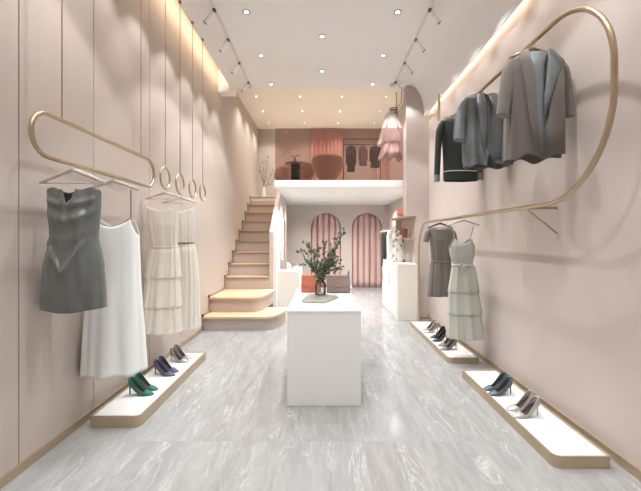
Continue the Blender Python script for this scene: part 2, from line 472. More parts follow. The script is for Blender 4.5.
rown = ['nearest visible row', 'second visible row', 'third visible row', 'fourth visible row', 'last row before the rear ceiling'] + ['row over the shop entrance']*5
for (yy_, xs_), rn in zip(YFR, rown):
    for x in xs_:
        s_ = 0 if x == 0 else (1 if x > 0 else -1)
        lab = 'round ceiling downlight ' + side[s_] + ', ' + rn
        if base is None:
            base = downlight(ZC*H, .042, DL, WHITE, lab, 'downlights in the front ceiling'); base.location = (x*H, yy_*H, ZC*H)
        else: dup(base, (x*H, yy_*H, ZC*H), label=lab)
base = None
rn3 = ['front row', 'middle row', 'rearmost row']
for (p, rn) in zip((64.3, 57.7, 52.3), rn3):
    for x, cn in ((-1.02, 'by the stair wall'), (-.34, 'left of centre'), (.31, 'right of centre'), (1.0, 'by the dress rail')):
        lab = 'small warm downlight over the upper floor, ' + rn + ' ' + cn
        if base is None:
            base = downlight(ZR*H, .025, 72, WARM, lab, 'warm downlights over the upper floor', 120, 1.0); base.location = (x*H, F/p*H, ZR*H)
        else: dup(base, (x*H, F/p*H, ZR*H), label=lab)
base = None
for (p, rn) in zip((71, 63.3, 55.5), rn3):
    for x, cn in ((-.354, 'by the stairs'), (.33, 'in the middle'), (1.02, 'by the shelves')):
        lab = 'small downlight under the upper floor, ' + rn + ' ' + cn
        if base is None:
            base = downlight(1.667*H, .026, 112, NEUT, lab, 'downlights under the upper floor', 136, 1.0); base.location = (x*H, F/p*H, 1.667*H)
        else: dup(base, (x*H, F/p*H, 1.667*H), label=lab)

# track lights
TE = 22
def track(sgn, where):
    t = thing('lighting_track', 'thin recessed lighting track '+where, 'lighting track', (sgn*.885*H, 0, ZC*H))
    hb(G(), -.012, .012, -1.2, F/74-.0 if False else 4.42, -.008, 0).build('rail', 'track', t)
    hb(G(), -.05, .02, 4.38, 4.46, -.03, 0).build('end_box', 'track', t)
    ysT = [F/114.7*1/1, F/99.7, F/88, F/78.3]
    d = 1.885/2.0
    first = None
    names = ['nearest', 'second', 'third', 'farthest']
    yl = [3.1385*d+.0, 3.6108*d, 4.0909*d, 4.5977*d]
    for i, y in enumerate(yl + [yl[0]-.46, yl[0]-.92, yl[0]-1.38, yl[0]-1.84, yl[0]-2.3]):
        lab = 'white track spotlight '+where+', '+(names[i]+' visible one of its row' if i < 4 else 'over the shop entrance')
        if first is None:
            f_ = thing('track_spotlight', lab, 'spotlight', (0, 0, 0), 0, 'track spotlights '+where)
            G().box(-.016, .016, -.025, .025, -.02, 0).build('adapter', 'trim_ring', f_)
            aim = Vector((sgn*.62, 0, -.78)).normalized()
            a = Vector((sgn*.012, 0, -.035)); b = a+Vector((sgn*.095, 0, -.12))
            hd = G().tube([a, b], .027, 20).build('head', 'spot_body', f_, smooth=40)
            q = b+(b-a).normalized()*.002
            G().tube([q-(b-a).normalized()*.001, q+(b-a).normalized()*.003], .023, 20).build('baffle', 'spot_mouth', hd)
            spotlight('lamp', f_, q+(b-a).normalized()*.03, TE, 74, .6, WHITE, aim=Vector((sgn*.34, .05, -.94)), radius=.018)
            f_.location = (sgn*.885*H, y*H, (ZC-.006)*H); first = f_
        else: dup(first, (sgn*.885*H, y*H, (ZC-.006)*H), label=lab)
track(-1, 'above the hanging rings'); track(1, 'above the coat rail')

# ================================================================== TRAYS
hd_o = Vector((.885*H+.02, 4.37*H, ZC*H-.03)); hd_d = (Vector((.98*H, 5.0*H, 2.35*H))-hd_o).normalized()
t = thing('track_spotlight', 'added white spotlight that brightens the ruffled dress upstairs', 'spotlight', hd_o, 0, 'track spotlights above the coat rail')  # extra lamp with its own head, added to brighten the ruffled dress
G().tube([(0, 0, 0), hd_d*.12], .025, 16).build('head', 'spot_body', t, smooth=40)
spotlight('lamp', t, hd_d*.13, 36, 50, .8, WHITE, aim=hd_d, radius=.02)

def tray(name, label, x0, x1, y0, y1, h, inner):
    """low plinth: rounded near corner on the aisle side; bronze rim, lit white top"""
    t = thing(name, label, 'display plinth', ((x0+x1)/2*H, (y0+y1)/2*H, 0), 0, 'low shoe plinths')
    w, d = (x1-x0)/2*H, (y1-y0)/2*H; r = .037*H
    def outline(i, r_):
        pts = []
        for cx, cy, a0 in ((w-r, -d+r, -pi/2), (w-.02, d-.02, 0), (-w+.02, d-.02, pi/2), (-w+r, -d+r, pi)):
            rr = r if (cy < 0 and cx*inner > 0) else .02
            cx = math.copysign(w-rr, cx); cy = math.copysign(d-rr, cy)
            for k in range(9):
                a = a0+pi/2*k/8
                pts.append((cx+(rr-i)*cos(a), cy+(rr-i)*sin(a)))
        return pts
    hh = h*H
    o = outline(0, r); ii = outline(.012, r)
    g = G(); n = len(o)
    vs = [(x, y, 0) for x, y in o]+[(x, y, hh) for x, y in o]+[(x, y, hh) for x, y in ii]+[(x, y, hh-.012) for x, y in ii]
    fs = []
    for q in range(3):
        fs += [(q*n+i, q*n+(i+1) % n, (q+1)*n+(i+1) % n, (q+1)*n+i) for i in range(n)]
    g.add(vs, fs); g.build('rim', 'bronze_light', t, smooth=30)
    G().prism([(x*.999, y*.999) for x, y in ii], .01, hh-.01).build('top_panel', 'lacquer', t)
    return t
tray('shoe_plinth', 'bronze-rimmed white low plinth under the grey and white dresses', -1.225, -.958, F/190, F/121, .062, 1)
tray('shoe_plinth', 'large empty-ended low plinth by the wall with teal and silver pumps', 1.005, 1.255, F/231, F/139, .054, -1)
tray('shoe_plinth', 'farther low plinth under the sage dress holding three pairs of heels', 1.005, 1.255, F/125.5, F/87, .046, -1)

# ================================================================== SHOES
def shoe_mesh(m_up, label, group, flat=False):
    t = thing('stiletto_pump', label, 'shoe', (0, 0, 0), 0, group)
    L = .215; hh = .085
    N = 22; K = 16
    def sole(s):       # height of the foot bed
        if s < .62:
            u = s/.62; return hh*(1-(3*u*u-2*u**3)*.985)
        return hh*.015
    def halfw(s):
        if s < .12: return .012+.016*math.sqrt(s/.12)
        if s < .62: return .028+.010*sin((s-.12)/.5*pi/2)*1.0
        return .038*math.sqrt(max(0.0, 1-((s-.62)/.385)**1.7))+.001
    def toph(s):       # height of the upper above the bed
        if s < .1: return .058
        if s < .55: u = (s-.1)/.45; return .058-.036*u
        if s < .68: return .022+.010*(s-.55)/.13
        return .032*(1-((s-.68)/.33)**1.3)+.003
    vs = []; fs = []
    for i in range(N+1):
        s = i/N; x = s*L; w_ = halfw(s); zb = sole(s); tz = toph(s)
        closed = s > .64
        for k in range(K+1):
            u = k/K; a = pi*u
            if closed:
                yy = -cos(a)*w_; z = zb+sin(a)**.8*tz
            else:
                # U section: two walls leaving the top open
                side_ = -1 if u < .5 else 1
                v_ = abs(u-.5)*2          # 1 at outer bottom, 0 centre
                q = 1-v_
                z = zb+tz*min(1, q*1.6) if q < .625 else zb+tz
                yy = side_*(w_*(1-.12*min(1, q*1.6))) if q < .625 else side_*w_*.88
            vs.append((x, yy, z))
    hole = []
    for i in range(N):
        for k in range(K):
            s = (i+.5)/N; u = (k+.5)/K; q = 1-abs(u-.5)*2
            if s < .64 and q > .625 and not s < 0: continue
            a = i*(K+1)+k; fs.append((a, a+1, a+K+2, a+K+1))
    g = G().add(vs, fs)
    # heel counter closing the back
    k1 = [k for k in range(K+1) if (1-abs(k/K-.5)*2) <= .65]
    left = [k for k in k1 if k < K/2]; right = [k for k in k1 if k > K/2][::-1]
    for a, b in zip(left[:-1], left[1:]):
        c, d_ = K-b, K-a
        g.f.append((a, b, c, d_)); g.mi.append(0)
    g.build('upper', m_up, t, smooth=True, solid=.0025)
    # sole and insole
    vs = []; fs = []
    for i in range(N+1):
        s = i/N; w_ = halfw(s)*.97; zb = sole(s)
        vs += [(s*L, -w_, zb+.001), (s*L, w_, zb+.001), (s*L, w_, zb-.003 if s < .6 else max(0, zb-.003)), (s*L, -w_, zb-.003 if s < .6 else max(0, zb-.003))]
    for i in range(N):
        a = i*4; b = a+4
        fs += [(a, a+1, b+1, b), (a+2, a+3, b+3, b+2), (a+1, a+2, b+2, b+1), (a+3, a, b, b+3)]
    G().add(vs, fs).build('insole', 'insole', t)
    pts = [(.016, 0, sole(.07)+.001), (.010, 0, .055), (.008, 0, .03), (.008, 0, 0)]
    G().tube(pts, [.016, .0075, .005, .0045], 10).build('heel', m_up, t, smooth=True)
    return t
def tz(y, k): return (y-238)/(1-k)           # scale p for a contact point at height k
def put_shoes(m, word, pairs, hk, where, grp):
    first = None
    for (hx, hy, tx, ty), which in zip(pairs, ('the one nearer the aisle', 'the one nearer the wall')):
        p1, p2 = tz(hy, hk), tz(ty, hk)
        a = P(hx, hy, p1); b = P(tx, ty, p2); d = b-a
        rz = math.atan2(d.y, d.x); lab = word+' pump, '+which+', on '+where
        loc = (a.x, a.y, (hk-.007)*H)
        if first is None:
            first = shoe_mesh(m, lab, grp); first.location = loc; first.rotation_euler.z = rz
        else: dup(first, loc, rz, lab)
k1, k2, k3 = .062, .054, .046
LP = 'the plinth under the white dress'
put_shoes('green_shoe', 'emerald green', [(129, 393, 154, 393.5), (136, 387, 160, 389)], k1, LP, 'green pumps')
put_shoes('navy_shoe', 'navy blue', [(154.6, 373.4, 173, 374.5), (159.5, 369.3, 178, 371)], k1, LP, 'navy pumps')
put_shoes('silver_shoe', 'pale grey', [(170.5, 360, 188, 361), (174.5, 356.4, 191, 357.8)], k1, LP, 'pale grey pumps')
NP = 'the nearer plinth across the aisle'
put_shoes('teal_shoe', 'dark teal grey', [(511.5, 392.5, 494, 393.5), (506, 387.5, 488, 388.5)], k2, NP, 'teal grey pumps')
put_shoes('silver_shoe', 'silver', [(538.5, 414, 515.5, 415.5), (533, 407.5, 510.5, 408.5)], k2, NP, 'silver pumps')
FP = 'the farther plinth by the sage dress'
put_shoes('silver_shoe', 'light silver', [(438, 331.5, 426.5, 332), (435.5, 328.5, 425, 329)], k3, FP, 'light silver pumps')
put_shoes('black_shoe', 'black', [(447, 339.5, 434, 340.5), (444.5, 336, 432, 337)], k3, FP, 'black pumps')
put_shoes('grey_shoe', 'mid grey', [(456.5, 348, 443, 349), (453.5, 344, 441, 345)], k3, FP, 'mid grey pumps')

# ================================================================== BRONZE LOOPS
def arc(c, r, a0, a1, n=14):      # in the Y-Z plane
    return [(c[0], c[1]+r*cos(a0+(a1-a0)*i/n), c[2]+r*sin(a0+(a1-a0)*i/n)) for i in range(n+1)]
# hanging stadium rail on the left
XH = -1.13
def stadium(x, y0, y1, z0, z1):
    r = (z1-z0)/2; zc = (z0+z1)/2
    return [(a*H, b*H, c*H) for a, b, c in arc((x, y1-r, zc), r, -pi/2, pi/2, 16)+arc((x, y0+r, zc), r, pi/2, 3*pi/2, 16)]
t = thing('hanging_clothes_rail', 'long bronze oval rail hung on two cables by the panelled wall', 'clothes rail', (XH*H, 2*H, ZC*H))
loc = Vector(t.location)
YA, YBn = F/(291/1.13), F/(168/1.13)
pts = [Vector(q)-loc for q in stadium(XH, YA, YBn, 1+.296*1.13, 1+.453*1.13)]
G().tube(pts, .014, 12, closed=True).build('oval_tube', 'bronze', t, smooth=True)
for x in (62, 141):
    p = (322-x)/1.13; zz = 1+.453*1.13
    G().tube([(0, F/p*H-loc.y, 0), (0, F/p*H-loc.y, zz*H-loc.z)], .0035, 8).build('cable', 'cable', t)
    G().lathe([(0, -.02), (.016, -.02), (.016, 0)], 12, c=(0, F/p*H-loc.y, 0)).build('ceiling_mount', 'cable', t)
# four rings
first = None
for i, (cx, cy) in enumerate(((165.3, 178.1), (180, 183.9), (192.5, 188.5), (202.7, 192.5))):
    p = (322-cx)/1.13; c = P(cx, cy, p); rr = .0825*1.4*1.13/1.2*1.0
    lab = ['bronze ring on a cable, nearest of four, holding the layered cream dress', 'bronze ring on a cable holding the lace-waisted cream dress', 'empty bronze ring on a cable, next to the last', 'empty bronze ring on a cable, farthest of four beside the stairs'][i]
    loc2 = (XH*H, c.y, ZC*H)
    cz = c.z-ZC*H
    t = thing('hanging_ring', lab, 'hanging ring', loc2, 0, 'bronze hanging rings')
    G().tube([(0, rr*cos(a*pi/14), cz+rr*sin(a*pi/14)) for a in range(28)], .0105, 10, closed=True).build('ring', 'bronze', t, smooth=True)
    G().tube([(0, 0, 0), (0, 0, cz+rr)], .0035, 8).build('cable', 'cable', t)
    G().lathe([(0, -.02), (.016, -.02), (.016, 0)], 12).build('ceiling_mount', 'cable', t)

# standing loop on the right
XQ = 1.125
t = thing('wall_clothes_rail', 'large looping bronze rail with rounded corners along the wall', 'clothes rail', (XQ*H, 3*H, 0))
loc = Vector(t.location)
y_n = 1.385; zu = 1+.927*XQ; zl = 1+.150*XQ; r1 = .36; r2 = .42
path = []
path += [(XQ, 3.46, zu+.34)]
path += arc((XQ, 3.46-.10, zu+.10), .10, 0, -pi/2, 10)
path += [(XQ, 3.0, zu), (XQ, 2.4, zu)]
path += arc((XQ, y_n+r1, zu-r1), r1, pi/2, pi, 18)
path += arc((XQ, y_n+r2, zl+r2), r2, pi, 3*pi/2, 18)
path += [(XQ, 2.5, zl), (XQ, 3.2, zl)]
yf = F/86.2
path += arc((XQ, yf-.30, zl-.30), .30, pi/2, 0, 14)
path += [(XQ, yf, .4), (XQ, yf, 0)]
path = [Vector((a*H, b*H, c*H))-loc for a, b, c in path]
G().tube(path, .0165, 14).build('bent_tube', 'bronze', t, smooth=50)
# triangular wall brackets
for (p, z, dz) in ((178, zl, -.145), (160, zu, -.10)):
    y = F/p*H-loc.y; dx = (XR-XQ)*H
    g = G().tube([(0, y, z*H), (dx, y, z*H)], .011, 8); g.tube([(.02, y, z*H), (dx, y, (z+dz)*H)], .009, 8)
    g.build('wall_bracket', 'bronze', t)

# ================================================================== HANGERS AND GARMENTS
def hanger(label, loc, w, drop, m, rotz=0, bar=True, hookh=.06, cx=0, group='clothes hangers'):
    t = thing('clothes_hanger', label, 'hanger', loc, rotz, group)
    g = G()
    pts = [(cx-w/2, 0, -hookh-drop), (cx-w*.25, 0, -hookh-drop*.45), (0, 0, -hookh), (cx+w*.25, 0, -hookh-drop*.45), (cx+w/2, 0, -hookh-drop)]
    g.tube(pts, [.008, .012, .014, .012, .008], 10)
    if bar: g.tube([(cx-w/2, 0, -hookh-drop), (cx+w/2, 0, -hookh-drop)], .004, 8)
    g.build('shoulder_bar', m, t, smooth=True)
    hk = [(0, 0, -hookh), (0, 0, -hookh*.45)]+[(.018*sin(a), 0, -.012+.020*-cos(a)*1.0) for a in [0, .6, 1.2, 1.8, 2.4, 3.0, 3.6, 4.2]]
    hk = [(0, 0, -hookh), (0, 0, -.034)]+[(.017*sin(a), 0, -.016-.018*cos(a)) for a in [.5*k for k in range(0, 9)]]
    G().tube(hk, .0022, 8).build('hook', 'bronze', t, smooth=True)
    return t

def interp(rows, z):
    if z >= rows[0][0]: return rows[0][1:]
    for a, b in zip(rows[:-1], rows[1:]):
        if z >= b[0]:
            u = (a[0]-z)/max(1e-9, a[0]-b[0])
            return tuple(p+(q-p)*u for p, q in zip(a[1:], b[1:]))
    return rows[-1][1:]

def garment(rows, n=96, m=44, folds=(.006, 9, 0.3), top=None, bottom=None, front=None, sq=.8, grow=1.0, cap=True):
    """rows: (z, centre x, half width, half depth), from the top down. Returns a G with a hollow cloth body."""
    g = G(); vs = []; zt_, zb_ = rows[0][0], rows[-1][0]
    amp, cnt, ph = folds
    for j in range(m+1):
        t_ = j/m
        for i in range(n):
            a = 2*pi*i/n; c, s = cos(a), sin(a)
            ux = math.copysign(abs(c)**sq, c); uy = math.copysign(abs(s)**sq, s)
            z0 = zt_+(top(ux, uy) if top else 0); z1 = zb_+(bottom(ux, uy) if bottom else 0)
            z = z0+(z1-z0)*t_
            cx, w, d = interp(rows, z)
            k = amp*(t_**grow)
            f = k*(sin(cnt*a+ph+1.2*sin(2*a+t_*1.5))+.5*sin((cnt*1.7)*a+2*ph))
            x = cx+w*ux+f*c*.5; y = d*uy+f*(s if abs(s) > .3 else s)*1.0
            if front and uy < 0: y += front(x, z)*min(1, (-uy)**1.5)
            vs.append((x, y, z))
    fs = [(j*n+i, j*n+(i+1) % n, (j+1)*n+(i+1) % n, (j+1)*n+i) for j in range(m) for i in range(n)]
    g.add(vs, fs)
    if cap:
        # flattened closed shoulder line
        b = len(g.v)
        g.v += [(v[0], v[1]*.15, v[2]+.004) for v in g.v[:n]]
        for i in range(n): g.f.append((i, (i+1) % n, b+(i+1) % n, b+i)); g.mi.append(0)
    return g

def px_rows(p, xc, yref, lst, depth=.06):
    """(y, xl, xr[, depth m]) in pixels at scale p -> local rows about (xc, yref)"""
    out = []
    for r in lst:
        y, a, b = r[:3]; d = r[3] if len(r) > 3 else depth
        out.append(((yref-y)/p*H, ((a+b)/2-xc)/p*H, (b-a)/2/p*H, d))
    return out

def lrail(x): return (322-x)/1.13       # scale on the left rail plane
def rrail(x): return (x-322)/XQ         # scale on the right rail plane

# ---- grey satin strapless dress (left)
x0 = 73; p = lrail(x0); yr = 238-.296*1.13*p; o = P(x0, yr, p)
k = 1.0
hanger('pale hanger with straight bar holding the grey satin dress', o, .43*.97, .085, 'wood_hanger', hookh=.035)
t = thing('satin_dress', 'charcoal grey satin dress with draped cowl neck, nearest on the oval rail', 'dress', o)
rows = px_rows(p, x0, yr, [(189, 47.5, 101, .035), (209, 49, 100, .06), (222, 51, 98.5, .075), (236, 52.5, 97.5, .07), (250, 48.5, 100.5, .08), (264, 45.5, 103, .09), (290, 43, 105, .095), (309, 42, 105.5, .09)])
def topf(ux, uy):
    e = abs(ux+.04)
    d = -.105*max(0, 1-(e/.24)**1.6) if uy < 0 else -.012
    return d + .012*cos(ux*9)*.6
def frontf(x, z):
    y = 0
    for zc, dp, wd, am in ((-.20, .06, .02, .020), (-.265, .09, .026, .016), (-.35, .13, .03, .010)):
        if abs(x) < .20:
            zz = zc-dp*(1-(x/.20)**2)
            y -= am*math.exp(-((z-zz)/wd)**2)
    zz = -.70+abs(x)*1.75                 # the two long diagonal folds meeting in a V
    y -= .020*math.exp(-((z-zz)/.03)**2)*(1 if z < -.3 else max(0, 1-(z+.3)/.1))
    y -= .006*sin(x*60+z*9)
    return y
garment(rows, 110, 90, (.004, 8, .4), top=topf, front=frontf, grow=.6, bottom=lambda ux, uy: -.012*cos(ux*3), cap=False).build('draped_body', 'grey_satin', t, smooth=True, solid=.002)
G().add([(-.01, .03, -.62*H*.9), (.02, .03, -.79), (-.02, .03, -.79), (0.0, .02, -.86)], [(0, 1, 3, 2)]).build('tie_end', 'grey_satin', t, solid=.003)
# ---- white slip dress
x0 = 113; p = lrail(x0); yr = 238-.296*1.13*p; o = P(x0, yr, p)
hanger('pale hanger holding the long white slip dress', o, .40, .07, 'wood_hanger', hookh=.035, bar=False)
t = thing('slip_dress', 'long white slip dress with thin dark straps, second on the oval rail', 'dress', o)
rows = px_rows(p, x0, yr, [(219, 93, 137.5, .045), (228, 92.5, 138, .06), (240, 92, 138.5, .07), (280, 89, 140, .09), (312, 87.5, 142, .11), (345, 86.5, 144.5, .13), (371, 86, 146, .14)])
tf = lambda ux, uy: -.06*(1-(min(abs(ux), .75)/.75)**2)-.12*max(0, (abs(ux)-.75)/.25)
garment(rows, 110, 50, (.016, 7, .9), top=tf, grow=1.0, bottom=lambda ux, uy: .008*sin(ux*7)+.012*ux, cap=False).build('bias_body', 'white_crepe', t, smooth=True, solid=.002)
sr = rows[0]; zt0 = sr[0]
g = G()
for s in (-1, 1):
    g.tube([(s*.135, 0, -.10), (sr[1]+s*sr[2]*.74, -.01, zt0)], .0035, 6)
g.tube([(sr[1]+sr[2]*u, -.05*math.sqrt(max(0, 1-u*u))-.003, zt0-.06*(1-(u/.75)**2)+.001) for u in [-.75+.075*i for i in range(21)]], .0032, 6)
g.build('straps', 'dark_hanger', t)
# ---- cream dresses on the rings
x0 = 165.3; p = lrail(x0); yr = 189.5; o = P(x0, yr, p)
hanger('pale hanger on the nearest ring under the layered cream dress', o, .40, .06, 'wood_hanger', hookh=.035)
t = thing('tiered_dress', 'sheer cream dress with gathered waist and tiered skirt, nearest on the rings', 'dress', o)
rows = px_rows(p, x0, yr, [(206, 146, 178, .04), (225, 148, 178, .07), (240, 151, 177, .06), (247, 152.5, 177.5, .055), (252, 150, 179, .08), (277, 146, 180.5, .11), (278, 147, 179.5, .095), (306, 144, 181, .125), (307, 145, 180, .11), (331, 142, 181, .14)])
garment(rows, 110, 120, (.013, 11, .5), top=lambda ux, uy: -.05*(1-abs(ux)**2), grow=.7).build('gathered_body', 'cream_lace', t, smooth=True)
g = G(); w_ = interp(rows, (yr-247)/p*H)
g.tube([(w_[0]+w_[1]*1.03*cos(a), (w_[2]+.012)*sin(a), (yr-247)/p*H) for a in [2*pi*i/24 for i in range(24)]], .007, 6, closed=True); g.build('waistband', 'cream_lace', t)
x0 = 180; p = lrail(x0); yr = 194.5; o = P(x0, yr, p)
hanger('pale hanger on the second ring under the ivory dress', o, .38, .06, 'wood_hanger', hookh=.035)
t = thing('chiffon_dress', 'sheer ivory sleeveless dress with beaded waist, farther of two on the rings', 'dress', o)
rows = px_rows(p, x0, yr, [(207, 168, 195, .04), (225, 170, 195, .06), (243, 173, 193.5, .05), (250, 171, 196, .08), (280, 169, 198.5, .10), (327, 167, 199.5, .12)])
garment(rows, 110, 60, (.014, 13, 1.5), top=lambda ux, uy: -.05*(1-abs(ux)**2), grow=.7).build('gathered_body', 'cream_lace2', t, smooth=True)
g = G(); w_ = interp(rows, (yr-243)/p*H)
g.tube([(w_[0]+w_[1]*1.03*cos(a), (w_[2]+.012)*sin(a), (yr-243)/p*H) for a in [2*pi*i/24 for i in range(24)]], .009, 6, closed=True); g.build('waistband', 'taupe_cloth', t)

# ---- garments on the upper right rail
def sleeve(pts, rad, sx=.8): return G().tube(pts, rad, 16, sx=sx)
def smoothpath(pts, rad, n=6):
    """Catmull-Rom"""
    P_ = [Vector(q) for q in pts]; out = []; ro = []
    for i in range(len(P_)-1):
        a = P_[max(0, i-1)]; b = P_[i]; c = P_[i+1]; d = P_[min(len(P_)-1, i+2)]
        for k in range(n):
            t_ = k/n
            out.append(.5*((2*b)+(c-a)*t_+(2*a-5*b+4*c-d)*t_*t_+(3*b-a-3*c+d)*t_**3)); ro.append(rad[i]+(rad[i+1]-rad[i])*t_)
    out.append(P_[-1]); ro.append(rad[-1]); return out, ro

# long coat
x0 = 533; p = rrail(x0); yr = 238-.927*(x0-322); o = P(x0, yr, p)
hanger('bronze hanger at the neck of the long taupe coat', o+Vector((.0, 0, 0)), .34, .06, 'bronze', rotz=radians(-8), bar=False, hookh=.045, group='clothes hangers')
t = thing('long_coat', 'long taupe open coat with blue-grey lapels, nearest on the upper rail', 'coat', o+Vector((0, -.0, 0)), radians(-10))
rows = px_rows(p, x0, yr, [(53, 516, 549, .03), (57, 510, 555, .06), (66, 507, 559, .075), (90, 506, 560, .085), (130, 504.5, 561, .10), (162, 504, 560, .11)])
cf = lambda ux, uy: (-.05*max(0, 1-(abs(ux)/.35)**2) if uy < 0 else -.01)
garment(rows, 110, 60, (.012, 7, .2), top=cf, grow=.8, bottom=lambda ux, uy: -.02*sin(ux*6)).build('coat_body', 'coat', t, smooth=True, solid=.003)
def L(x, y, d=0): return Vector(((x-x0)/p*H, d, (yr-y)/p*H))
t.scale = (.93, .9, .955); t.location.z -= .02
# open front: inner panel, lapels as raised cloth strips
def strip(pairs, m, nm, par, base=-.10, curve=.012):
    g = G(); vs = []
    K = 6
    for (xa, ya, xb, yb, d) in pairs:
        for k_ in range(K+1):
            u = k_/K; q = L(xa+(xb-xa)*u, ya+(yb-ya)*u, d-curve*sin(u*pi))
            vs.append(q)
    fs = [(i*(K+1)+k_, i*(K+1)+k_+1, (i+1)*(K+1)+k_+1, (i+1)*(K+1)+k_) for i in range(len(pairs)-1) for k_ in range(K)]
    g.add(vs, fs); return g.build(nm, m, par, smooth=True, solid=.004)
strip([(525, 54, 545, 54, -.07), (528, 70, 540, 70, -.085), (530, 95, 539, 95, -.10), (531, 130, 538, 130, -.115), (533, 160, 538, 160, -.125)], 'coat_lining', 'lining', t)
strip([(543, 52, 550, 54, -.075), (543, 62, 559, 66, -.09), (541, 80, 554, 76, -.105), (538, 100, 547, 96, -.115), (537, 122, 539, 122, -.125)], 'coat_lining', 'lapel', t)
strip([(516, 53, 526, 52, -.075), (517, 65, 529, 66, -.09), (520, 90, 531, 90, -.108), (525, 130, 533, 130, -.12), (529, 161, 535, 161, -.13)], 'coat', 'front_facing', t)
strip([(549, 56, 556, 60, -.07), (547, 80, 558, 80, -.095), (543, 110, 558, 110, -.11), (539, 135, 558, 135, -.12), (538, 161, 557, 161, -.13)], 'coat', 'front_facing', t)
for s, pts, rad in ((-1, [L(513, 58, -.01), L(507, 72, -.03), L(503, 95, -.06), L(499, 118, -.09)], [.035, .052, .055, .05]),
                    (1, [L(553, 58, -.0), L(560, 72, -.02), L(563.5, 95, -.03), L(565, 121, -.04)], [.035, .05, .045, .036])):
    a, b = smoothpath(pts, rad); sl = sleeve(a, b, .8).build('sleeve', 'coat', t, smooth=50)
G().box(L(558, 0).x-.03, L(564, 0).x+.02, -.05, -.02, L(0, 128).z, L(0, 124).z)
# small hanger hook + mid jacket
x0 = 482; p = rrail(x0); yr = 238-.927*(x0-322); o = P(x0, yr, p)
hanger('bronze hanger under the collar of the slate silk jacket', o, .34, .05, 'bronze', bar=False, hookh=.04)
t = thing('silk_jacket', 'slate grey shimmering open jacket, middle garment on the upper rail', 'jacket', o, radians(-4))
rows = px_rows(p, x0, yr, [(95, 470, 496, .03), (99, 465, 500, .055), (112, 464, 504, .075), (140, 463.5, 508, .09), (160, 464, 510, .10), (167, 465, 511, .10)])
garment(rows, 110, 60, (.016, 8, 1.2), top=lambda ux, uy: (-.05*max(0, 1-(abs(ux)/.4)**2) if uy < 0 else -.01), grow=.6, bottom=lambda ux, uy: (.13*max(0, 1-(abs(ux+.05)/.16)) if uy < 0 else 0)+.01*sin(ux*9)).build('jacket_body', 'slate', t, smooth=True, solid=.003)
strip([(475, 96, 482, 96, -.06), (474, 110, 484, 112, -.09), (477, 135, 484, 135, -.10), (479, 152, 482, 152, -.11)], 'slate', 'lapel', t)
strip([(486, 96, 494, 96, -.06), (488, 110, 500, 108, -.09), (487, 130, 497, 126, -.10), (488, 160, 503, 160, -.12)], 'slate', 'lapel', t)
for s, pts, rad in ((-1, [L(468, 99, -.01), L(463, 108, -.02), L(459, 125, -.05), L(457, 142, -.08)], [.035, .052, .056, .054]),
                    (1, [L(499, 99, -.0), L(504, 110, -.0), L(507, 125, -.01), L(508, 138, -.02)], [.03, .04, .04, .036])):
    a, b = smoothpath(pts, rad); sleeve(a, b, .8).build('sleeve', 'slate', t, smooth=50)
# dark cropped jacket
x0 = 458; p = rrail(x0); yr = 238-.927*(x0-322); o = P(x0, yr, p)
hanger('bronze hanger under the dark cropped jacket', o, .34, .04, 'bronze', bar=False, hookh=.03)
t = thing('cropped_jacket', 'dark green cropped jacket with pale piping and grey cuffs', 'jacket', o)
rows = px_rows(p, x0, yr, [(119, 446, 468, .03), (122, 441, 473, .055), (135, 442, 475, .07), (160, 443.5, 476, .075), (181, 444, 477, .08)])
garment(rows, 96, 40, (.008, 6, .2), grow=.6).build('jacket_body', 'darkgreen', t, smooth=True, solid=.003)
a_ = (yr-172)/p*H; w_ = interp(rows, a_)
G().tube([(w_[0]+w_[1]*1.04*math.copysign(abs(cos(a))**.8, cos(a)), (w_[2]+.012)*math.copysign(abs(sin(a))**.8, sin(a)), a_) for a in [2*pi*i/40 for i in range(40)]], .006, 6, closed=True).build('piping', 'piping', t)
for s, pts, rad in ((-1, [L(443, 122, -.01), L(439, 132, -.02), L(437, 155, -.03), L(436, 178, -.03)], [.03, .042, .036, .033]),
                    (1, [L(471, 122, -.0), L(476, 132, -.01), L(478, 155, -.02), L(478.5, 176, -.02)], [.03, .042, .036, .033])):
    a, b = smoothpath(pts, rad); sl = sleeve(a, b, .85).build('sleeve', 'darkgreen', t, smooth=50)
    e = pts[-1]; G().tube([e+Vector((0, 0, .03)), e+Vector((0, 0, -.045))], [.036, .037], 16, sx=.9).build('cuff', 'cuffgrey', sl, smooth=50)
# ---- lower right rail
x0 = 440; p = rrail(x0); yr = 238-.150*(x0-322); o = P(x0, yr, p)
hanger('dark wooden hanger holding the taupe short-sleeved dress', o, .32, .06, 'dark_hanger', hookh=.04)
t = thing('belted_dress', 'taupe short-sleeved knee-length dress, farther of two on the lower rail', 'dress', o)
rows = px_rows(p, x0, yr, [(227, 432, 450, .03), (229, 429, 452, .05), (240, 430, 452, .07), (252, 431, 451, .065), (261, 431.5, 450.5, .055), (264, 430.5, 451, .065), (280, 429, 452, .08), (296, 428, 453, .085)])
garment(rows, 110, 50, (.010, 9, .3), top=lambda ux, uy: -.03*max(0, 1-abs(ux)**2), grow=.7).build('dress_body', 'taupe_cloth', t, smooth=True, solid=.002)
for pts, rad in (([L(431, 229, 0), L(427, 234, -.01), L(425.5, 242, -.02)], [.03, .04, .038]), ([L(450, 229, 0), L(453, 234, -.01), L(454.5, 242, -.02)], [.03, .038, .036])):
    a, b = smoothpath(pts, rad); sleeve(a, b, .8).build('sleeve', 'taupe_cloth', t, smooth=50)
w_ = interp(rows, (yr-261.5)/p*H)
G().tube([(w_[0]+w_[1]*1.05*cos(a), (w_[2]+.012)*sin(a), (yr-261.5)/p*H) for a in [2*pi*i/30 for i in range(30)]], .009, 6, closed=True).build('belt', 'taupe_cloth', t)
x0 = 463; p = rrail(x0); yr = 238-.150*(x0-322); o = P(x0, yr, p)
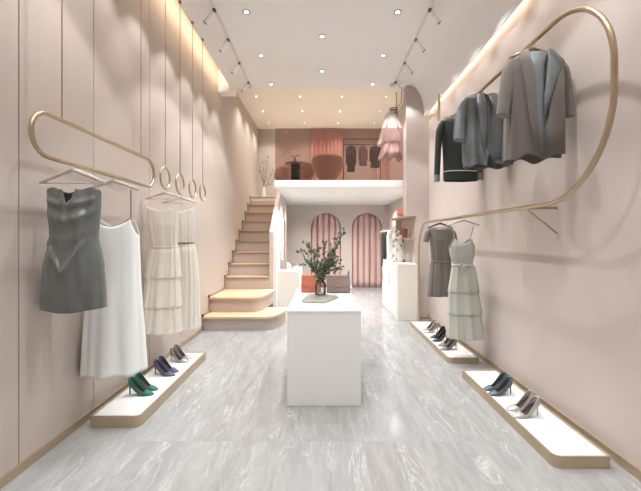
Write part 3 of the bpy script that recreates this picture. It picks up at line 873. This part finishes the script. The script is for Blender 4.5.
hanger('pale hanger holding the long sage dress', o, .36, .06, 'wood_hanger', hookh=.035, bar=False)
t = thing('tiered_dress', 'long pale sage strappy dress with waist bow and tiered skirt', 'dress', o)
rows = px_rows(p, x0, yr, [(238, 451, 473, .04), (246, 449, 474.5, .065), (256, 450.5, 474, .065), (264, 453, 472, .055), (268, 452, 475, .07), (291.5, 448.5, 479, .09), (292.5, 449, 478, .078), (313, 448, 481.5, .11), (314, 448.5, 480.5, .098), (337, 447, 484, .135)])
garment(rows, 110, 110, (.011, 11, .3), top=tf, grow=.8, cap=False).build('dress_body', 'sage', t, smooth=True, solid=.002)
g = G()
for s in (-1, 1): g.tube([(s*.12, 0, -.10), (rows[0][1]+s*rows[0][2]*.75, 0, rows[0][0])], .005, 6)
g.build('straps', 'sage', t)
zw = (yr-265)/p*H; w_ = interp(rows, zw)
bow = G().tube([(w_[0]+w_[1]*1.04*cos(a), (w_[2]+.010)*sin(a), zw) for a in [2*pi*i/30 for i in range(30)]], .009, 6, closed=True)
bx = w_[0]-.03; by = -w_[2]-.02
for s in (-1, 1):
    bow.tube([(bx, by, zw), (bx+s*.03, by-.01, zw+.018), (bx+s*.055, by, zw+.004), (bx+s*.03, by-.005, zw-.012), (bx, by, zw)], .006, 6)
    bow.tube([(bx, by, zw), (bx+s*.03, by-.01, zw-.06)], .006, 6)
bow.build('waist_bow', 'piping', t, smooth=True)

# ================================================================== CENTRE COUNTER AND WHAT STANDS ON IT
CY0, CY1, CZ = F/168, F/115, .568
t = thing('display_counter', 'tall plain white display counter in the middle of the aisle', 'counter', (.012*H, (CY0+CY1)/2*H, 0))
dy = (CY1-CY0)/2*H
G().box(-.22*H, .22*H, -dy, dy, 0, CZ*H-.02).build('body', 'white', t, bevel=.004)
G().box(-.222*H, .222*H, -dy-.003, dy+.003, CZ*H-.02, CZ*H).build('worktop', 'lacquer', t, bevel=.003)
def onc(x, y):       # point on the counter top from a contact pixel
    p_ = (y-238)/(1-CZ); q = P(x, y, p_); q.z = CZ*H; return q, p_
# stone tray
q, p_ = onc(320, 298.5)
t = thing('stone_tray', 'thin pale stone tray with angled corners on the white counter', 'tray', q)
pl = [tuple((onc(a_, b_)[0]-q)[:2]) for a_, b_ in ((301.8, 301.5), (303, 302.8), (324, 303.6), (338, 298.4), (337, 296.8), (309.7, 294.6))]
G().prism(pl, 0, .016).build('slab', 'slab', t, bevel=.002)
# glass vase
q, p_ = onc(320.5, 297)
q += Vector((0, .04, .016))
VZ = q.copy()
t = thing('glass_vase', 'clear smoked glass bottle vase on the stone tray', 'vase', q)
pr = [(0, .004), (.052, .004), (.056, .012), (.056, .105), (.045, .135), (.028, .15), (.026, .168), (.030, .172)]
G().lathe(pr+[(r-.004, z+.002) for r, z in pr[::-1] if r > .01]+[(0, .01)], 28).build('glass_body', 'clear', t, smooth=True)

def foliage(name, label, cat, base, stems, leafm, stemm, seed, lsize, nleaf, wide=.45, group=None, sprays=None):
    rnd = random.Random(seed)
    t = thing(name, label, cat, base, 0, group)
    gs = G(); gf = G()
    def leaf(pos, d, size):
        d = d.normalized(); up = Vector((rnd.uniform(-1, 1), rnd.uniform(-1, 1), rnd.uniform(-.3, 1)))
        sd = d.cross(up).normalized(); nr = sd.cross(d)
        a = pos; w = size*wide/2
        vs = [a, a+d*size*.3+sd*w*.85+nr*size*.05, a+d*size*.65+sd*w*.8+nr*size*.04, a+d*size, a+d*size*.65-sd*w*.8+nr*size*.04, a+d*size*.3-sd*w*.85+nr*size*.05, a+d*size*.5-nr*size*.02]
        gf.add(vs, [(0, 1, 6), (1, 2, 6), (2, 3, 6), (3, 4, 6), (4, 5, 6), (5, 0, 6)])
    for (pts, dens) in stems:
        path, _ = smoothpath(pts, [.003]*len(pts), 8)
        n_ = len(path)
        gs.tube(path, [.0032*(1-.6*i/n_) for i in range(n_)], 6)
        for k_ in range(int(nleaf*dens)):
            u = .42+.58*(k_+rnd.random())/(nleaf*dens); i = min(n_-2, int(u*(n_-1)))
            d = (path[i+1]-path[i]).normalized()
            side_ = Vector((rnd.uniform(-1, 1), rnd.uniform(-1, 1), rnd.uniform(-.5, .9)))
            tw = d*.4+side_*.8
            base_ = path[i].lerp(path[i+1], rnd.random())
            tl = rnd.uniform(.005, .03)
            if rnd.random() < .35:
                tip = base_+tw.normalized()*tl*1.8; gs.tube([base_, tip], .0012, 4)
                leaf(tip, tw+Vector((0, 0, .2)), lsize*rnd.uniform(.7, 1.1)); leaf(tip, d+side_*.3, lsize*rnd.uniform(.6, 1))
            else: leaf(base_, tw, lsize*rnd.uniform(.7, 1.2))
    gs.build('stems', stemm, t); gf.build('leaves', leafm, t)
    return t
pv = F*H/VZ.y
def V(x, y, d=0): return Vector(((x-320.5)/pv*H*1.0, d, (VZ.z*0)+(297-y)/pv*H*.97))
st_ = []
b0 = Vector((0, 0, .03)); nk = Vector((0, 0, .17))
def S_(x, y, d, dens=1, mx=None, my=None, md=None):
    e = V(x, y, d); mid = (nk+e)*.5+Vector((0, 0, .03)) if mx is None else V(mx, my, md or d/2)
    st_.append(([b0, nk*.6, nk, mid, e], dens))
S_(344, 231, .05, 1.5, 333, 257); S_(337, 240, -.06, 1.3, 331, 262); S_(306, 243, .02, 1.0, 310, 262); S_(301, 252, -.05, .8, 309, 265)
S_(338, 262, .08, 1.1, 329, 270); S_(340, 270, -.04, .8, 331, 272); S_(309, 266, .07, 1.0, 314, 272); S_(318, 247, -.08, 1.1, 318, 266)
S_(325, 244, .09, 1.2, 324, 262); S_(332, 249, .0, 1.3, 328, 262); S_(313, 252, .0, 1.0, 315, 266); S_(326, 262, -.10, 1.0); S_(334, 256, .10, 1.0)
foliage('leafy_branches', 'green leafy branches standing in the glass vase on the counter', 'branches', VZ, st_, 'leaf', 'stem', 4, .048, 38, wide=.55)

def bag(name, label, cat, loc, w, d, h, m, rotz=0, handle='top', taper=.92, group=None, flap=True, clasp=None, bev=.008):
    t = thing(name, label, cat, loc, rotz, group)
    g = G(); v = []
    for z, s in ((0, 1.0), (h*.04, 1.02), (h*.5, .99), (h*.9, taper+.02), (h, taper)):
        v += [(sx*w/2*s, sy*d/2*(s if z < h*.6 else s*.75), z) for sx, sy in ((-1, -1), (1, -1), (1, 1), (-1, 1))]
    fs = [(i*4+k_, i*4+(k_+1) % 4, (i+1)*4+(k_+1) % 4, (i+1)*4+k_) for i in range(4) for k_ in range(4)]+[(3, 2, 1, 0), (16, 17, 18, 19)]
    g.add(v, fs); b_ = g.build('body', m, t, bevel=bev)
    if flap:
        G().add([(-w/2*.97, -d/2*.76, h), (w/2*.97, -d/2*.76, h), (w/2*.98, -d/2*1.05-.004, h*.45), (w*.15, -d/2*1.05-.006, h*.36), (-w*.15, -d/2*1.05-.006, h*.36), (-w/2*.98, -d/2*1.05-.004, h*.45)], [(0, 1, 2, 3, 4, 5)]).build('flap', m, t, solid=.005)
    if handle == 'top':
        G().tube([(w*.22*cos(a), 0, h-.004+w*.20*sin(a)) for a in [pi*i/14 for i in range(15)]], .006, 8).build('handle', m, t, smooth=True)
    if handle == 'strap':
        G().tube([(w*.42, -d*.2, h), (w*.47, -d*.1, h+.035), (w*.44, .0, h+.05), (w*.40, d*.2, h)], .005, 8).build('strap', m, t, smooth=True)
    if clasp: G().box(-.014, .014, -d/2*1.05-.016, -d/2*1.05-.008, h*.36, h*.46).build('clasp', clasp, t, bevel=.002)
    return t
q, p_ = onc(311, 292.5)
bag('handbag', 'orange leather handbag standing behind the vase on the counter', 'handbag', q+Vector((0, .04, 0)), 19.5/p_*H, .09, 17/p_*H, 'orange_bag', handle=None, group='bags on the counter', flap=True, bev=.02)
q, p_ = onc(338.5, 293)
bag('handbag', 'mauve-grey boxy shoulder bag on the counter beside the vase', 'handbag', q+Vector((0, .045, 0)), 23.5/p_*H, .09, 17.5/p_*H, 'grey_bag', rotz=radians(-3), handle='strap', taper=.98, group='bags on the counter', clasp='orange_bag')

# low plinth by the stairs
PZ = .53
t = thing('display_plinth', 'white block plinth between the stairs and the counter', 'plinth', (-.465*H, 5.6*H, 0))
G().box(-.175*H, .135*H, -.50*H, .50*H, 0, PZ*H-.015).build('body', 'cream', t, bevel=.004)
G().box(-.178*H, .138*H, -.503*H, .503*H, PZ*H-.015, PZ*H).build('top', 'lacquer', t, bevel=.003)
bag('handbag', 'small grey handbag on the white block plinth by the stairs', 'handbag', (P(280.5, 268, 66).x+.03, F/66*H, PZ*H), .21, .09, .19, 'grey_bag', handle=None, flap=True)
sh = shoe_mesh('white', 'white high-heeled pump on the block plinth, nearer the counter', 'white pumps'); sh.location = (-.50*H, 5.30*H, PZ*H); sh.rotation_euler.z = radians(-20)
dup(sh, (-.52*H, 5.42*H, PZ*H), radians(-20), 'white high-heeled pump on the block plinth, nearer the stairs')
st_ = []
rr_ = random.Random(5)
for k_ in range(5):
    e = Vector((-.16+.07*k_+.02, -.05+.03*k_, .06+.03*(k_ % 2))); st_.append(([Vector((0, 0, 0)), e*.4+Vector((0, 0, .05)), e], 1))
foliage('leafy_sprig', 'low green sprig lying on the block plinth beside the orange bag', 'plant', Vector((-.36*H, 5.25*H, PZ*H)), st_, 'leaf', 'stem', 8, .07, 6, wide=.3)

# ================================================================== ARCH CURTAINS
def curtain(name, label, x0, x1, y, z0, z1, m, pleat, amp, archtop=False, group=None):
    t = thing(name, label, 'curtain', ((x0+x1)/2*H, y*H, z0*H), 0, group)
    n_ = int((x1-x0)/pleat*30); g = G(); vs = []; rowsn = 12; r = (x1-x0)/2; c = (x0+x1)/2
    for i in range(n_+1):
        x = x0+(x1-x0)*i/n_; u = (x-x0)/pleat*2*pi
        zt_ = z1
        if archtop: zt_ = z1-r+math.sqrt(max(0, r*r-(x-c)**2))
        for j in range(rowsn+1):
            z = z0+(zt_-z0)*j/rowsn
            yy = -amp*(abs(sin(u/2))**.3*2-1)*(1+.3*sin(i*.021))+amp*.15*sin(j*.7+i*.05)
            vs.append(((x-c)*H, yy*H, (z-z0)*H))
    k_ = rowsn+1
    g.add(vs, [(i*k_+j, (i+1)*k_+j, (i+1)*k_+j+1, i*k_+j+1) for i in range(n_) for j in range(rowsn)])
    g.build('pleated_cloth', m, t, smooth=True, solid=.004)
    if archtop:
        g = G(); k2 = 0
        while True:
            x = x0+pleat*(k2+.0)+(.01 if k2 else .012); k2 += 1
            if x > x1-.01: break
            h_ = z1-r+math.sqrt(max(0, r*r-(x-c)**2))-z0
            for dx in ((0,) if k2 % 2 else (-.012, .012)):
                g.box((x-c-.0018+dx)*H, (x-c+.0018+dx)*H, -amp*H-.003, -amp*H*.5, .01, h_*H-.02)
        g.build('pleat_shade_lines', 'pleat_shade', t)  # thin dark strips stand in for the shade in the pleat gaps
    if not archtop: G().tube([((x0-c)*H, 0, (z1-z0)*H+.005), ((x1-c)*H, 0, (z1-z0)*H+.005)], .012, 8).build('curtain_rod', 'bronze', t)
    return t
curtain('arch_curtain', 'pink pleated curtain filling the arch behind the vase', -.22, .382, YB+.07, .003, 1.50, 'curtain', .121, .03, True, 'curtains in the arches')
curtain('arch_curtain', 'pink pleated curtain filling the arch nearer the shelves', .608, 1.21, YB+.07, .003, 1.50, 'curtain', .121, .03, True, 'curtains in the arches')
curtain('upper_curtain', 'rose curtain behind the tub chair on the upper floor', -.22, .42, YB-.06, 1.745, ZR-.02, 'curtain_up', .075, .024, False, 'curtains on the upper floor')
curtain('upper_curtain', 'pale pink curtain behind the hanging ruffled dress on the upper floor', 1.10, 1.31, YB-.08, 1.745, ZR-.5, 'curtain', .06, .02, False, 'curtains on the upper floor')

# ================================================================== RIGHT REAR SHELVES
t = thing('low_cabinet', 'cream cabinet with plain front below the handbag shelves', 'cabinet', (1.03*H, 4.9*H, 0))
G().box(-.115*H, .13*H, -(4.9-F/82.5)*H, .55*H, 0, .672*H).build('body', 'cream', t, bevel=.004)
G().box(-.118*H, .132*H, -(4.9-F/82.5)*H-.004, .55*H, .672*H, .684*H).build('top', 'lacquer', t, bevel=.002)
for k_ in range(2):
    dr = G().box(-.1215*H, -.1155*H, (-.48+.5*k_)*H, (-.01+.5*k_)*H, .04*H, .64*H).build('door', 'lacquer', t, bevel=.003)
    G().box(-.127*H, -.1215*H, (-.06+.5*k_)*H, (-.045+.5*k_)*H, .38*H, .5*H).build('handle', 'bronze', dr)
t = thing('shelf_unit', 'open wall shelves with blush boards above the cream cabinet', 'shelf', (1.1*H, 4.9*H, .684*H))
zz0 = .684
hb(G(), -.13, .062, -.42, .35, 1.255-zz0, 1.275-zz0).build('shelf_board', 'shelfwood', t)
hb(G(), -.13, .062, -.42, .35, .985-zz0, 1.0-zz0).build('shelf_board', 'shelfwood', t)
hb(G(), -.03, .062, .33, .35, 0, 1.255-zz0).build('back_panel', 'wall', t)
hb(G(), .055, .068, -.42, .35, 0, 1.255-zz0).build('side_panel', 'riser', t)
hb(G(), -.13, -.115, .2, .22, 0, 1.255-zz0).build('upright', 'cream', t)
bag('handbag', 'orange-red handbag on the top shelf above the cabinet', 'handbag', (P(401.5, 217, 76).x, F/76*H, 1.275*H), .15, .09, .13, 'orange_bag', handle='top', taper=.85, group='bags on the shelves')
bag('handbag', 'brown leather handbag on the lower wall shelf', 'handbag', (P(402.5, 238, 76).x, F/76*H, 1.0*H), .17, .09, .17, 'brown_bag', handle='top', taper=.75, group='bags on the shelves')
# garment rail in front of the shelves
t = thing('wall_garment_rail', 'short bronze garment rail beside the shelves under the upper floor', 'clothes rail', (.93*H, 4.62*H, 1.14*H))
G().tube([(0, 0, 0), (0, .95*H, 0)], .010, 10).build('rail', 'bronze', t)
g = G()
for yy_ in (.20*H, .60*H): g.tube([(0, yy_, 0), (.045*H, yy_, 0)], .006, 8)
g.build('support_arm', 'bronze', t)
def simple_garment(name, label, cat, p, lst, m, xc, yref, depth, fold, group=None, sleeves=None, hang=True, hz=None, X=None):
    global x0, yr
    x0 = xc; yr = yref; o = P(xc, yref, p)
    if X is not None: o.x = X*H
    t = thing(name, label, cat, o, 0, group)
    rows = px_rows(p, xc, yref, lst, depth)
    garment(rows, 72, 36, fold, grow=.7).build('cloth_body', m, t, smooth=True, solid=.002)
    return t, rows
for nm, lab, cat, p_, x_, lst, m_, dep in (
    ('printed_blouse', 'white blouse with brown floral print hung beside the shelves', 'blouse', 76, 393.5, [(231, 395, 401), (234, 392.5, 404), (250, 393, 404), (262, 392.5, 405)], 'floral', .05),
    ('long_dress', 'long white dress hung behind the floral blouse', 'dress', 71, 389, [(232, 388, 395), (236, 386.5, 397), (255, 387, 397), (300, 386, 398), (304, 386, 398)], 'white_crepe', .06),
    ('hanging_dress', 'dark green dress hung at the far end of the short rail', 'dress', 66.5, 385, [(232, 383, 388), (236, 381.5, 389), (250, 382, 389), (266, 381.5, 389)], 'darkgreen', .05)):
    yref = 238-.14*p_
    o = Vector((.93*H, F/p_*H, 1.14*H)); xc = 322+.93*p_
    hanger('hanger holding the '+{'printed_blouse': 'floral print blouse', 'long_dress': 'long white dress under the upper floor', 'hanging_dress': 'dark green dress'}[nm], o, .18, .04, 'wood_hanger', hookh=.04, bar=False)
    t = thing(nm, lab, cat, o)
    rows = px_rows(p_, xc, yref, lst, dep)
    garment(rows, 72, 40, (.009, 8, .4), grow=.7).build('cloth_body', m_, t, smooth=True, solid=.002)

# ================================================================== UPPER FLOOR
UZ = 1.74*H
# vase with dry branches at the head of the stairs
q = Vector(P(264, 197, 52)); q.z = UZ
t = thing('floor_vase', 'slim pale floor vase at the head of the stairs', 'vase', q)
G().lathe([(0, 0), (.045, 0), (.055, .05), (.05, .2), (.032, .3), (.03, .34), (.024, .34), (.024, .3), (0, .28)], 20).build('vase_body', 'cream', t, smooth=True)
st_ = []; rr_ = random.Random(3)
for (dx, dz) in ((-.14, 1.05), (-.08, .85), (.10, 1.25), (.05, 1.0), (.22, .75), (-.02, 1.1), (.30, .6)):
    e = Vector((dx, rr_.uniform(-.1, .1), dz)); st_.append(([Vector((0, 0, .02)), Vector((0, 0, .32)), e*.6+Vector((0, 0, .05)), e], 1))
foliage('dry_branches', 'tall dry branches with sparse leaves in the slim floor vase', 'branches', q+Vector((0, 0, .285)), [([Vector((0, 0, .0)), Vector((0, 0, .05)), a[2]-Vector((0, 0, .28)), a[3]-Vector((0, 0, .28))], d) for a, d in st_], 'dry', 'stem', 9, .06, 12)

# black pedestal table
q = Vector((P(295.5, 0, 66).x, F/66*H, UZ))
t = thing('pedestal_table', 'round rust-topped table on a black drum base behind the glass', 'table', q)
G().lathe([(0, 0), (.10, 0), (.10, .52), (0, .52)], 24).build('drum_base', 'black', t, smooth=40)
G().lathe([(0, .52), (.215, .52), (.225, .535), (.215, .55), (0, .55)], 32).build('tabletop', 'tabletop', t, smooth=40)
tq = q+Vector((-.01, 0, .55))
t = thing('small_vase', 'small pale vase on the rust-topped table upstairs', 'vase', tq)
G().lathe([(0, 0), (.025, 0), (.035, .03), (.03, .07), (.015, .10), (.018, .12), (.012, .12), (0, .08)], 16).build('vase_body', 'chair', t, smooth=True)
st_ = [([Vector((0, 0, .0)), Vector((0, 0, .03)), Vector((dx*.6, dy_, .06)), Vector((dx, dy_, .07))], 1) for dx, dy_ in ((-.09, 0), (.09, .02), (0, -.05), (-.05, .04), (.05, -.03))]
foliage('flower_sprig', 'pale flower sprig in the small vase upstairs', 'flowers', tq+Vector((0, 0, .09)), st_, 'whitelace', 'stem', 2, .035, 7, wide=.7)

def tub_chair(label):
    t = thing('tub_chair', label, 'chair', (0, 0, 0), 0, 'tub chairs on the upper floor')
    g = G(); vs = []; n_ = 36; K = 10; R_ = .36
    # shell: tall at the back (towards -y), sloping to the arms
    for i in range(n_+1):
        a = radians(-90-130)+radians(260)*i/n_
        f = abs(i/n_-.5)*2; top_ = .85-.16*f**2.2
        for j in range(K+1):
            u = j/K; z = .30+(top_-.30)*u; r_ = R_*(.36+.64*sin(u*pi/2)**.85)
            vs.append((r_*cos(a), r_*sin(a)*.92, z))
    k_ = K+1
    g.add(vs, [(i*k_+j, (i+1)*k_+j, (i+1)*k_+j+1, i*k_+j+1) for i in range(n_) for j in range(K)])
    o_ = g.build('curved_back', 'chair', t, smooth=True, solid=.05)
    G().lathe([(0, .29), (.12, .29), (.19, .36), (.23, .42), (.21, .45), (0, .46)], 32).build('seat', 'chair', t, smooth=True)
    G().lathe([(0, .30), (.03, .30), (.03, .02), (.20, .015), (.20, 0), (0, 0)], 28).build('pedestal', 'bronze', t, smooth=40)
    return t
c = tub_chair('brown velvet tub chair in front of the rose curtain upstairs')
c.location = (P(327.5, 0, 60).x, F/60*H, UZ)
dup(c, (P(283, 0, 53.5).x, F/52.5*H-.02, UZ), radians(50), 'brown velvet tub chair in the corner of the upper floor nearest the stairs').scale = (.65, .65, 1)
dup(c, (P(305, 0, 57).x, F/57*H, UZ), radians(-40), 'brown velvet tub chair half hidden behind the black drum table').scale = (.65, .65, .95)

# black clothes rack with dark clothes
q = Vector((P(362, 0, 55).x, F/55*H, UZ)); w_ = 37/55*H/2; hR = (99/55-.74)*H
t = thing('clothes_rack', 'black rectangular clothes rack on the upper floor', 'clothes rack', q)
for s in (-1, 1):
    G().tube([(s*w_, 0, 0), (s*w_, 0, hR)], .011, 8).build('upright', 'blackmetal', t)
    G().box(s*w_-.02, s*w_+.02, -.2, .2, 0, .03).build('foot', 'blackmetal', t)
G().tube([(-w_, 0, hR), (w_, 0, hR)], .011, 8).build('top_bar', 'blackmetal', t)
zr2 = hR-.30; G().tube([(-w_, 0, zr2+.16), (w_, 0, zr2+.16)], .009, 8).build('hanging_bar', 'blackmetal', t)
for cx, wid, ln, m_, lab, nm in ((351, 8, 27, 'darkcloth', 'charcoal jacket at the stair end of the black rack', 'dark_jacket'), (363, 7.5, 21, 'mauvecloth', 'mauve grey top in the middle of the black rack', 'grey_top'), (375, 9, 23, 'darkcloth', 'charcoal dress at the wall end of the black rack', 'dark_dress')):
    o = Vector((P(cx, 0, 55).x, q.y, UZ+zr2+.16)); s = H/55
    hanger('black hanger holding the '+lab.split(' at ')[0].split(' in ')[0]+' upstairs', o, wid*s*.7, .03, 'blackmetal', hookh=.03, bar=False)
    t = thing(nm, lab, 'garment', o)
    rows = [(-.045, 0, wid*s*.28, .03), (-.07, 0, wid*s*.42, .05), (-.15, 0, wid*s*.47, .06), (-ln*s*.6, 0, wid*s*.42, .06), (-ln*s, 0, wid*s*.50, .07)]
    garment(rows, 60, 30, (.010, 6, cx*.3), grow=.6).build('cloth_body', m_, t, smooth=True, solid=.002)
    for s2 in (-1, 1):
        a, b = smoothpath([(s2*wid*s*.36, 0, -.07), (s2*wid*s*.5, -.01, -.16), (s2*wid*s*.53, -.02, -ln*s*.75)], [.025, .032, .026])
        sleeve(a, b).build('sleeve', m_, t, smooth=50)

# bronze rail hung at the ceiling with the ruffled dress
XD = 1.06
t = thing('ceiling_garment_rail', 'bronze rail hung from the ceiling at the end of the upper floor', 'clothes rail', (XD*H, 0, 0))
zd = 1+1.72*XD
yn, yfar = F/(82/XD)*1.0, F/(71.5/XD)
YD = F/72
yn = YM+.10
G().tube([(0, yn*H, zd*H), (0, (YD+.15)*H, zd*H)], .012, 10).build('rail', 'bronze', t)
g = G()
for y in (yn+.02, YD+.13): g.tube([(0, y*H, zd*H), (0, y*H, ZR*H)], .010, 8)
g.build('suspension_rod', 'bronze', t)
o = Vector((XD*H-.06, YD*H, zd*H))
pD = 72; x0 = 322+o.x/H*pD; yr = 238-(zd-1)*pD
t = thing('coil_hanger', 'dark striped coil hanger above the ruffled dress', 'hanger', o)
g = G()
sw = 8/pD*H/2
for k_ in range(4):
    z = -(2.0+2.3*k_)/pD*H
    g.tube([(sw*cos(a)-.03, .05*sin(a), z) for a in [2*pi*i/20 for i in range(20)]], .0085, 6, closed=True)
g.build('coil', 'blackmetal', t)
G().tube([(0, 0, 0), (-.03, 0, -.02), (-.03, 0, -12/pD*H)], .004, 6).build('hook', 'blackmetal', t)
o2 = o+Vector((-.01, 0, 0)); x0 = 322+o2.x/H*pD
t = thing('ruffled_dress', 'white and lilac ruffled dress hung high above the glass railing', 'dress', o2)
rows = [((yr-y)/pD*H, (cx-x0)/pD*H, w/2/pD*H, d) for y, cx, w, d in ((112, 391.5, 7, .04), (116, 391, 12, .09), (124, 391, 14, .11), (129, 391, 10, .07), (131, 391.5, 14, .10), (143, 392, 22, .16), (145, 392, 18, .13), (158, 392.5, 27, .19))]
g = garment(rows, 140, 70, (.030, 8, .6), grow=.7, bottom=lambda ux, uy: .04*sin(ux*8))
nf = len(g.f)
for i in range(nf):
    z = sum(g.v[j][2] for j in g.f[i])/4
    g.mi[i] = 0 if z > (yr-129)/pD*H else 1
g.build('ruffled_body', ['whitelace', 'pinkdress'], t, smooth=True, solid=.003)
for s in (-1, 1):
    a, b = smoothpath([((391+s*5-x0)/pD*H, -.03, (yr-117)/pD*H), ((391+s*9.5-x0)/pD*H, -.10, (yr-134)/pD*H), ((391+s*12.5-x0)/pD*H, -.12, (yr-147)/pD*H)], [.04, .055, .085])
    sleeve(a, b, .6).build('ruffle_sleeve', 'whitelace' if s < 0 else 'pinkdress', t, smooth=50)

# ================================================================== WORLD, CAMERA
wd = bpy.data.worlds.new('daylight'); sc.world = wd; wd.use_nodes = True
bg = wd.node_tree.nodes['Background']; bg.inputs[0].default_value = (.95, .98, 1.0, 1); bg.inputs[1].default_value = 0.65

cd = bpy.data.cameras.new('camera'); cam = bpy.data.objects.new('camera', cd); link(cam); sc.camera = cam
cam.location = (0, 0, H); cam.rotation_euler = (pi/2, 0, 0)
cd.sensor_width = 36; cd.sensor_fit = 'HORIZONTAL'; cd.lens = F/641*36
cd.shift_x = -1.5/641; cd.shift_y = -7.5/641
cd.clip_start = .02
sc.view_settings.view_transform = 'Standard'; sc.view_settings.look = 'None'
sc.view_settings.gamma = 1; sc.view_settings.exposure = -0.17
try: sc.view_settings.use_curve_mapping = False
except Exception: pass
